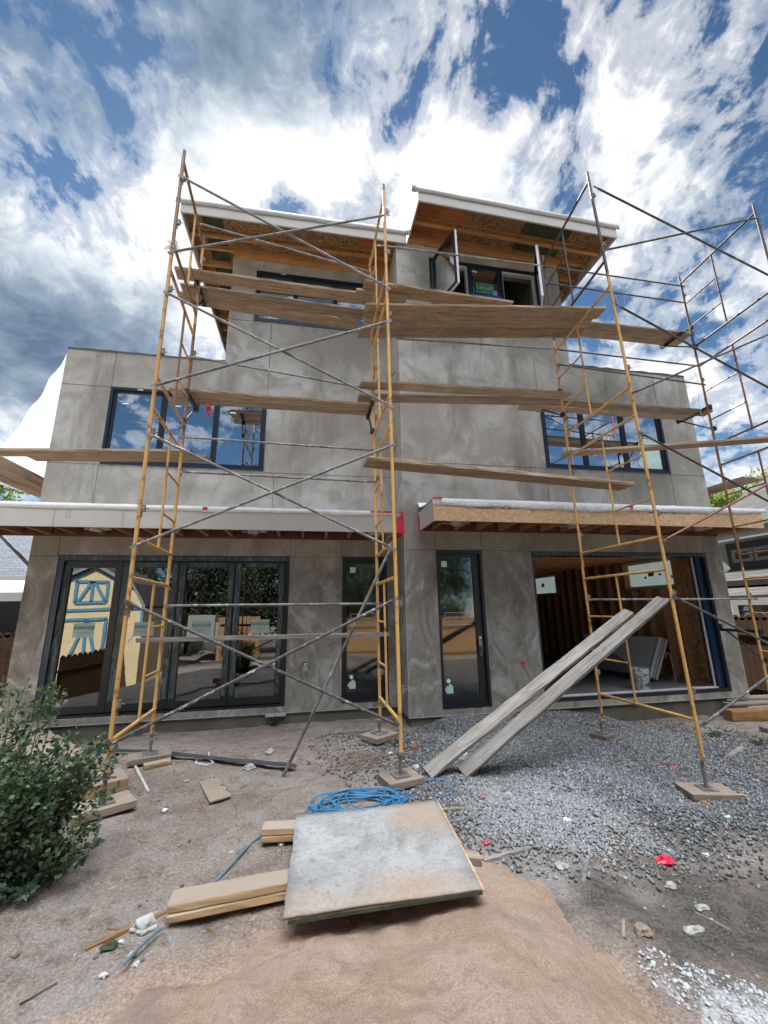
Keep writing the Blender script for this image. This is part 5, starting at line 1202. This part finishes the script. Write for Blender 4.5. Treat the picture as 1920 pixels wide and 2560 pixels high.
def fence(label,pts,h,mat,zb=None,name='wood_fence',pw=.14):
    a0=Vector(pts[0]); f=thing(name,label,'fence',a0)
    m=MB(); rl_=MB()
    for a,b in zip(pts[:-1],pts[1:]):
        a,b=Vector(a),Vector(b); d=(b-a); L=d.length; d.normalize(); nrm=Vector((-d.y,d.x,0)); k=int(L/(pw+.008))
        for i in range(k):
            p=a+d*(i*(pw+.008)); q=p+d*pw; z0=p.z; hh=h+random.uniform(-.015,.015); t_=nrm*.009
            m.hexa([p-t_,q-t_,q+t_,p+t_],[Vector((v.x,v.y,z0+hh)) for v in (p-t_,q-t_,q+t_,p+t_)])
            mid=(p+q)/2; m.tube((mid.x-nrm.x*.009,mid.y-nrm.y*.009,z0+hh),(mid.x+nrm.x*.009,mid.y+nrm.y*.009,z0+hh),pw*.42,n=10)
        for zz in (.3,h-.35): rl_.tube(a+Vector((0,0,zz))+nrm*.03,b+Vector((0,0,zz))+nrm*.03,.03,n=4)
    part('pickets',m,M[mat],f); part('rails',rl_,M['fence'],f)
fence('dark brown board fence past the left corner of house',[(-12,10.2,-.3),(-4.9,10.2,-.3)],1.75,'fence')
fence('dark brown board fence beyond the right corner of house',[(9.3,5.2,-.2),(9.3,16.,-.2)],1.75,'fence')
# right: two storey grey-sided house whose side faces us
XN=12.
nb=thing('neighbour_house','two storey slate grey neighbour house with white trim at right','house',(15,14,-.3))
f=lambda x,y: WX(Q5(x,y),XN)
cor=f(840,1300); zE=f(850,1150).z; yF=cor.y; yN=yF-12
m=MB(); zz=-.4; k=0
while zz<zE:                                   # lapped boards
    m.hexa([(XN-.02,yN,zz),(XN+.1,yN,zz),(XN+.1,yF,zz),(XN-.02,yF,zz)],[(XN-.004,yN,zz+.16),(XN+.1,yN,zz+.16),(XN+.1,yF,zz+.16),(XN-.004,yF,zz+.16)]); zz+=.158
m.box((XN+.1,yN,-.4),(19,yF-.003,zE)); part('wall',m,M['siding'],nb)
m=MB(); m.box((XN-.045,yF-.14,-.4),(XN+.1,yF+.03,zE)); part('corner_trim',m,M['trimw'],nb)
m=MB(); m.box((XN-.62,yN-.5,zE-.02),(XN-.58,yF+.5,zE+.24)); m.box((XN-.58,yN-.5,zE-.02),(XN+.1,yF+.45,zE+.0)); part('eave_fascia',m,M['trimw'],nb)
m=MB(); m.hexa([(XN-.66,yN-.5,zE+.2),(16,yN-.5,zE+2.9),(16,yF+.5,zE+2.9),(XN-.66,yF+.5,zE+.2)],[(XN-.66,yN-.5,zE+.28),(16,yN-.5,zE+2.98),(16,yF+.5,zE+2.98),(XN-.66,yF+.5,zE+.28)]); part('roof',m,M['shingle'],nb)
def nwin(a,b,z0,z1):
    m=MB(); m.box((XN-.05,a,z0),(XN-.02,b,z0+.09)); m.box((XN-.05,a,z1-.09),(XN-.02,b,z1)); m.box((XN-.05,a,z0+.09),(XN-.02,a+.09,z1-.09)); m.box((XN-.05,b-.09,z0+.09),(XN-.02,b,z1-.09)); w_=part('window',m,M['trimw'],nb)
    g=MB(); g.box((XN-.035,a+.09,z0+.09),(XN-.025,b-.09,z1-.09)); sub('pane',g,M['darkglass'],w_)
a=f(945,1290); b=f(1180,1290); nwin(b.y,a.y,f(970,1360).z,f(970,1215).z); c_=f(1180,1290); nwin(c_.y-1.2,c_.y-.03,f(970,1360).z,f(970,1215).z)
zt1,zt0=f(870,1450).z,WX(Q5(900,1590),XN-1.2).z
m=MB(); m.hexa([(XN-1.2,yN,zt0),(XN-.02,yN,zt1),(XN-.02,yF+.2,zt1),(XN-1.2,yF+.2,zt0)],[(XN-1.2,yN,zt0+.07),(XN-.02,yN,zt1+.07),(XN-.02,yF+.2,zt1+.07),(XN-1.2,yF+.2,zt0+.07)]); part('porch_roof',m,M['shingle'],nb)
m=MB(); m.box((XN-1.3,yN,zt0-.07),(XN-1.2,yF+.2,zt0+.06)); part('gutter',m,M['blackm'],nb)
z1_,z0_=zt0-.12,WX(Q5(920,1750),XN-2.2).z
m=MB(); m.hexa([(XN-2.2,yN,z0_),(XN-1.0,yN,z1_),(XN-1.0,yF-.2,z1_),(XN-2.2,yF-.2,z0_)],[(XN-2.2,yN,z0_+.06),(XN-1.0,yN,z1_+.06),(XN-1.0,yF-.2,z1_+.06),(XN-2.2,yF-.2,z0_+.06)]); part('porch_roof',m,M['shingle'],nb)
m=MB(); m.box((XN-2.2,yN,z0_-.16),(XN-2.1,yF-.25,z0_-.003)); part('porch_beam',m,M['trimw'],nb)
m=MB(); 
for y_ in (yF-.5,yF-2.2,yF-4.2): m.box((XN-2.15,y_-.08,-.3),(XN-2.0,y_+.08,z0_-.17))
part('porch_post',m,M['trimw'],nb)
nwin(yF-2.1,yF-1.0,.5,1.55)
# lumber stack at the right corner
g3='lumber stacked against the right corner'
for k,(lb,dz,dx) in enumerate((('thick brown beam at the front of right lumber pile',.0,0.),('pale board on top of the right lumber pile',.17,.25),('grey board slid over the right lumber pile',.21,.4))):
    a=G(Q6(990,1360)); lumber(lb,a+Vector((dx,.15+.2*k,dz)),a+Vector((2.4+dx,-.1+.25*k,dz)),.19,.16 if k==0 else .04,('lumber_dark','pad','plank_grey')[k],'lumber',g3)
# white wrap hanging from the left flank
A_=W(R1(402,1262),8.3); B_=W(R1(-120,2010),8.3)
m=MB(); n=26; V=[];Fq=[]
for j in range(n+1):
    for i in range(n+1):
        u,v=i/n,j/n; e=A_*(1-v)+B_*v; q=e+(Vector((XL-.02,8.9+1.5*v,e.z-.15))-e)*u
        q=q+Vector((0,.06*math.sin(u*9+v*4)*v+.025*math.sin(v*23+u*3)+.06*float(vnoise(np.array([u*7.]),np.array([v*9.]),3)[0]),-.1*u*v+.012*math.sin(u*14)+.02*math.sin(v*31)*(1-u)))
        V.append(q)
for j in range(n):
    for i in range(n): a=j*(n+1)+i; Fq.append((a,a+1,a+n+2,a+n+1))
m.add(V,Fq); o=m.obj('white_sheeting',M['tarp'],smooth=True,loc=A_); o.modifiers.new('s','SOLIDIFY').thickness=.004; tag(o,'white plastic sheeting draped off the upper left corner of house','sheeting')
# concrete apron at left corner
m=MB(); q=[WZ(p,.24) for p in (Q8(-60,1040),Q8(330,1225),Q8(725,1448),Q8(640,1530),Q8(250,1520),Q8(-200,1300))]
k=len(q); m.add([(p.x,p.y,.05) for p in q]+[(p.x,p.y,.24) for p in q],[tuple(range(k,2*k)),tuple(range(k-1,-1,-1))]+[(i,(i+1)%k,k+(i+1)%k,k+i) for i in range(k)]); tag(m.obj('plywood_ramp',M['pad'],loc=q[0]),'pale flat sheet on the ground behind the leafy bush','board')

# ------------------------------------------------------------------ behind the camera (seen in the glass)
def V_(p,D): # place a mirrored point: D metres beyond the left glass
    yv=YL+.085+D; w_=W(p,yv); return Vector((w_.x,2*(YL+.085)-yv,w_.z))
D_=8.2
ap=V_(P3(248,105),D_); el=V_(P3(-60,290),D_); er=V_(P3(585,375),D_); kr=V_(P3(505,235),D_); kl=Vector((2*ap.x-kr.x,ap.y,kr.z)); el=Vector((2*ap.x-er.x,ap.y,er.z)); ys=ap.y; zg=-1.15
shed=thing('barn_shed','yellow barn shed with blue trim, mirrored in the left glass door','shed',(ap.x,ys-1.8,zg))
prof=[(el.x,zg),(er.x,zg),(er.x,er.z),(kr.x,kr.z),(ap.x,ap.z),(kl.x,kl.z),(el.x,er.z)]
m=MB(); k=len(prof); m.add([(x,ys,z) for x,z in prof]+[(x,ys-3.6,z) for x,z in prof],[tuple(range(k)),tuple(range(2*k-1,k-1,-1))]+[(i,k+i,k+(i+1)%k,(i+1)%k) for i in range(k)]); part('body',m,M['shed'],shed)
m=MB(); rp=[(el.x-.08,er.z-.05),(kl.x-.05,kl.z+.05),(ap.x,ap.z+.07),(kr.x+.05,kr.z+.05),(er.x+.08,er.z-.05)]
for (xa,za),(xb,zb_) in zip(rp[:-1],rp[1:]): m.hexa([(xa,ys+.15,za),(xb,ys+.15,zb_),(xb,ys-3.7,zb_),(xa,ys-3.7,za)],[(xa,ys+.15,za+.06),(xb,ys+.15,zb_+.06),(xb,ys-3.7,zb_+.06),(xa,ys-3.7,za+.06)])
part('roof',m,M['shingle'],shed)
m=MB(); mw=MB()
for (xa,za),(xb,zb_) in zip(rp[:-1],rp[1:]): m.hexa([(xa,ys+.0,za-.16),(xb,ys+.0,zb_-.16),(xb,ys+.04,zb_-.16),(xa,ys+.04,za-.16)],[(xa,ys,za-.06),(xb,ys,zb_-.06),(xb,ys+.04,zb_-.06),(xa,ys+.04,za-.06)]); mw.hexa([(xa,ys+.15,za-.05),(xb,ys+.15,zb_-.05),(xb,ys+.17,zb_-.05),(xa,ys+.17,za-.05)],[(xa,ys+.15,za+.065),(xb,ys+.15,zb_+.065),(xb,ys+.17,zb_+.065),(xa,ys+.17,za+.065)])
def stick(a,b,w=.09):
    a,b=Vector((a[0],0,a[1])),Vector((b[0],0,b[1])); d=(b-a).normalized(); n_=Vector((-d.z,0,d.x))*w/2
    m.hexa([(p.x,ys+.002,p.z) for p in (a-n_,b-n_)]+[(p.x,ys+.045,p.z) for p in (b-n_,a-n_)],[(p.x,ys+.002,p.z) for p in (a+n_,b+n_)]+[(p.x,ys+.045,p.z) for p in (b+n_,a+n_)])
def vp(x,y): v=V_(P3(x,y),D_); return (v.x,v.z)
for a,b in (((110,205),(335,205)),((335,205),(318,345)),((318,345),(100,350)),((100,350),(122,205)),((228,205),(215,345)),((225,205),(125,340)),((240,205),(305,330)),((-40,405),(580,385)),((-10,470),(330,460)),((325,460),(270,800)),((20,470),(-40,800)),((185,465),(150,800)),((180,480),(40,760)),((195,480),(245,760)),((575,380),(560,560))): stick(vp(*a),vp(*b))
part('trim',m,M['shed_blue'],shed); part('roof_edge',mw,M['trimw'],shed)
fp=[V_(P3(x,y),d) for x,y,d in ((-130,770,5.4),(0,733,5.9),(300,680,6.9),(440,512,8.4),(600,512,10.4),(770,505,12.5))]
fence('dark picket fence before the barn shed, mirrored in glass',[(v.x,v.y,v.z-1.75) for v in fp],1.75,'fence')
a=V_(P3(640,260),17.); b=V_(P3(950,360),17.); c_=V_(P3(850,440),17.); m=MB(); wb=thing('white_garage','low white garage with grey roof, mirrored in glass','garage',((a.x+b.x)/2,a.y,-1.))
m.box((a.x-.5,a.y-3,-1.2),(b.x-.2,a.y,b.z-.05)); part('wall',m,M['trimw'],wb); m=MB(); m.hexa([(a.x-.7,a.y+.3,b.z),(b.x,a.y+.3,b.z),(b.x-2.,a.y-3,a.z),(a.x-.7,a.y-3,a.z)],[(a.x-.7,a.y+.3,b.z+.08),(b.x,a.y+.3,b.z+.08),(b.x-2.,a.y-3,a.z+.1),(a.x-.7,a.y-3,a.z+.1)]); part('roof',m,M['shingle'],wb)
for lb,x,y,h,r,sd in (('dark evergreen tree behind the camera, mirrored in glass',-6.4,-9.5,7.2,2.5,31),('second dark evergreen in the mirrored row',-3.6,-10.5,7.6,2.7,32),('third dark evergreen in the mirrored row',-.9,-10.,7.0,2.4,33),('fourth dark evergreen in the mirrored row',1.6,-11.,7.4,2.6,35),('fifth dark evergreen in the mirrored row',4.6,-10.5,8.,2.8,36),('sixth dark evergreen in the mirrored row',7.6,-11.,8.6,3.,37)):
    tree(lb,x,y,h,r,sd,'leaf_dark',9000,.2,60,-1.,cat='tree',low=.12)
a=V_(P3(1100,450),9.5); m=MB()
for i in range(9): x=a.x+.17*i; m.box((x,a.y,-.9),(x+.155,a.y+.02,a.z+random.uniform(-.03,.02)))
tag(m.obj('board_fence',M['fence_tan'],loc=(a.x,a.y,-.9)),'short run of grey boards mirrored in the folding door','fence')
a=V_(P3(885,440),14.); b=V_(P3(1060,600),14.); m=MB(); m.box((a.x,a.y-1.6,b.z),(b.x,a.y,a.z)); m.box((b.x+.003,a.y-1.5,b.z),(b.x+.5,a.y-.1,a.z-.35)); tag(m.obj('white_trailer',M['trimw'],loc=(a.x,a.y,b.z)),'white boxy trailer mirrored in the folding door','trailer')
up_=thing('utility_pole','brown wooden utility pole mirrored in the right glazed door','pole',(3.25,-3.6,-.2)); m=MB(); m.tube((3.25,-3.6,-.2),(3.25,-3.6,7.5),.13,.10,n=12); part('shaft',m,M['fence_tan'],up_,smooth=True)
m=MB(); m.box((2.25,-3.72,6.8),(4.25,-3.62,6.92)); part('crossarm',m,M['fence'],up_)
fence('tan board fence behind the camera, mirrored in right door',[(-.6,-4.3,-.3),(7.5,-4.3,-.3)],1.7,'fence_tan')

# ------------------------------------------------------------------ sky and sun
SUN_AZ, SUN_EL = rad(-14), rad(47)
wd=bpy.data.worlds.new('World'); SC.world=wd; wd.use_nodes=True; nt=wd.node_tree; nt.nodes.clear()
class WT(NT):
    def __init__(s): s.t=nt
w=WT(); out=w.n('ShaderNodeOutputWorld'); tc=w.n('ShaderNodeTexCoord'); dvec=tc.outputs['Generated']
sky=w.n('ShaderNodeTexSky',sky_type='NISHITA'); sky.sun_disc=False; sky.sun_elevation=SUN_EL; sky.sun_rotation=SUN_AZ; sky.altitude=1600; sky.air_density=1.; sky.dust_density=.3; sky.ozone_density=2.5
sp=w.n('ShaderNodeSeparateXYZ'); w.l(dvec,sp.inputs[0])
zc=w.math('MAXIMUM',sp.outputs[2],.0); den=w.math('ADD',zc,.55)
cm=w.n('ShaderNodeCombineXYZ'); w.l(w.math('DIVIDE',sp.outputs[0],den),cm.inputs[0]); w.l(w.math('DIVIDE',sp.outputs[1],den),cm.inputs[1])
P_=cm.outputs[0]
def wmap(scale,rot=0.,loc=(0,0,0)):
    mp=w.n('ShaderNodeMapping'); w.l(P_,mp.inputs[0]); mp.inputs['Scale'].default_value=scale; mp.inputs['Rotation'].default_value=(0,0,rot); mp.inputs['Location'].default_value=loc; return mp.outputs[0]
nA=w.noise(wmap((1,1,1),0,(2.3,.7,0)),7.,12,.64,.4); nB=w.noise(wmap((1.5,.9,1),rad(-38)),9.,10,.66,.7); nC=w.noise(wmap((1,1,1),0,(5,2,0)),5.0,8,.6,.3); nD=w.noise(wmap((1,1,1),0,(1,8,0)),24.,6,.62,.5)
def blobs(lst):
    acc=None
    for (px,py,r,a) in lst:
        d_=ray(D(px,py)).normalized(); vm=w.n('ShaderNodeVectorMath',operation='DOT_PRODUCT'); w.l(dvec,vm.inputs[0]); vm.inputs[1].default_value=d_
        k=1./(r/831.)**2
        e=w.math('MULTIPLY',w.math('POWER',2.71828,w.math('MULTIPLY',w.math('SUBTRACT',vm.outputs['Value'],1.),2*k)),a)
        acc=e if acc is None else w.math('ADD',acc,e)
    return acc
# (x, y, radius, amount): where the photograph's sky is cloud (+) or blue (-)
cov=blobs([(70,60,100,-.10),(200,150,60,-.08),(1230,130,70,-.1),(1640,250,60,-.1),(700,100,50,-.08),(800,330,250,.20),(600,330,120,.16),(540,200,120,.20),(650,230,90,.12),(230,460,190,.18),(30,190,60,.14),(40,420,90,.12),(150,720,230,.20),(1290,260,140,.15),(1480,600,190,.08),(1000,180,70,.05),(490,55,35,.22),(640,30,120,-.22),(330,60,90,-.18),(120,110,150,-.06),(60,300,70,-.16),(250,250,60,-.08),(1060,170,70,-.2),(1150,50,110,-.14),(740,150,60,-.12),(1620,430,80,-.16),(1480,60,110,.05),(145,452,58,-.42),(820,60,100,.06),(1420,660,70,-.14),(1600,700,90,-.12),(600,440,40,-.22),(670,455,40,-.20),(780,460,50,-.26),(1290,690,60,-.12),(1120,340,60,-.14),(1240,420,50,-.1),(20,350,50,-.14),(330,570,60,-.16),(480,660,90,.2),(1000,380,130,.1),(40,560,110,.12),(60,860,150,.12),(300,720,120,.1),(1540,820,220,.14),(1600,560,70,.12),(1330,760,60,.1),(520,110,90,.1),(860,160,70,-.1),(210,170,50,.1)])
shd=blobs([(550,190,120,-.42),(680,200,70,-.2),(150,690,180,-.44),(360,640,60,-.2),(60,830,150,-.28),(330,540,60,.2),(230,510,110,.34),(800,390,220,.42),(560,340,120,.3),(1290,270,120,.14),(110,150,180,-.16),(60,900,110,.15),(1400,600,160,.05),(480,680,60,.5),(1500,300,200,-.08),(900,60,200,-.1),(60,560,90,.2),(20,930,80,.3),(1560,800,200,.16)])
base=w.math('ADD',w.math('MULTIPLY',w.math('SUBTRACT',nA,.5),1.15),w.math('MULTIPLY',w.math('SUBTRACT',nB,.5),.75))
cv=w.math('ADD',w.math('ADD',w.math('ADD',base,.434),w.math('MULTIPLY',w.math('SUBTRACT',nD,.5),.40)),cov)
sh=w.math('ADD',w.math('ADD',w.math('ADD',w.math('MULTIPLY',w.math('SUBTRACT',nC,.5),1.3),w.math('MULTIPLY',w.math('SUBTRACT',nD,.5),.5)),.52),shd)
ccol=w.ramp(sh,[(.0,(.13,.19,.29)),(.28,(.30,.38,.48)),(.50,(.66,.72,.79)),(.72,(1.,1.,1.))])
# out-of-view cloud overhead and behind the viewer, brightened to light the shaded front wall
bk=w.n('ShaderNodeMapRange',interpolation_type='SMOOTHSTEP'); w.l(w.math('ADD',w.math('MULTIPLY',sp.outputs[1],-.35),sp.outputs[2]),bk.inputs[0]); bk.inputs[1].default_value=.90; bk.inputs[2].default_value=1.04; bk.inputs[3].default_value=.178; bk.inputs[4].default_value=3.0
# mostly clear blue low down on the far side, unseen cloud added overhead
bb=w.n('ShaderNodeMapRange',interpolation_type='SMOOTHSTEP'); w.l(sp.outputs[1],bb.inputs[0]); bb.inputs[1].default_value=-.15; bb.inputs[2].default_value=-.5; bb.inputs[3].default_value=0.; bb.inputs[4].default_value=-.075
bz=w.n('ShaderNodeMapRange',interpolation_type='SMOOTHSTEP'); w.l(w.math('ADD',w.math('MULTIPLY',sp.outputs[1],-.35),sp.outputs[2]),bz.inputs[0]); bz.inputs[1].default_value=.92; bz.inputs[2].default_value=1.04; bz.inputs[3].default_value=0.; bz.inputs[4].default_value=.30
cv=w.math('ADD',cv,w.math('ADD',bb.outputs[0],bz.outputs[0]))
mask=w.ramp(cv,[(.36,0.),(.49,.48),(.68,1.)],'EASE')
bg1=w.n('ShaderNodeBackground'); w.l(w.mix(1.,sky.outputs[0],(.225,.285,.295),'MULTIPLY'),bg1.inputs[0]); bg1.inputs[1].default_value=.06
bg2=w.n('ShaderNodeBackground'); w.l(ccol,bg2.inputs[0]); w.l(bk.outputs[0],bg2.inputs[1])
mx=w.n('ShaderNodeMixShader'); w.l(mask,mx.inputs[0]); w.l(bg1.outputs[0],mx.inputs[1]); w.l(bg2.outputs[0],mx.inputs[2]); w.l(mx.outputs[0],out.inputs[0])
ld=bpy.data.lights.new('sun','SUN'); ld.energy=2.0; ld.angle=rad(.5); ld.color=(1.,.95,.87); lo_=bpy.data.objects.new('sun',ld); COL.objects.link(lo_)
S=Vector((math.sin(SUN_AZ)*math.cos(SUN_EL),math.cos(SUN_AZ)*math.cos(SUN_EL),math.sin(SUN_EL))); lo_.rotation_euler=S.to_track_quat('Z','Y').to_euler(); lo_.location=S*40

# ------------------------------------------------------------------ camera
cam=bpy.data.cameras.new('camera'); co=bpy.data.objects.new('camera',cam); COL.objects.link(co); SC.camera=co
cam.sensor_fit='VERTICAL'; cam.sensor_height=36.; cam.lens=F*36./IH; cam.clip_end=3000; cam.clip_start=.05
R=Matrix((CR_,CU_,-_f)).transposed().to_4x4(); R.translation=(0,0,H); co.matrix_world=R
SC.view_settings.view_transform='Standard'; SC.view_settings.look='None'; SC.view_settings.exposure=2.68; SC.view_settings.gamma=1.
SC.cycles.max_bounces=8; SC.cycles.transparent_max_bounces=16; SC.cycles.use_denoising=True
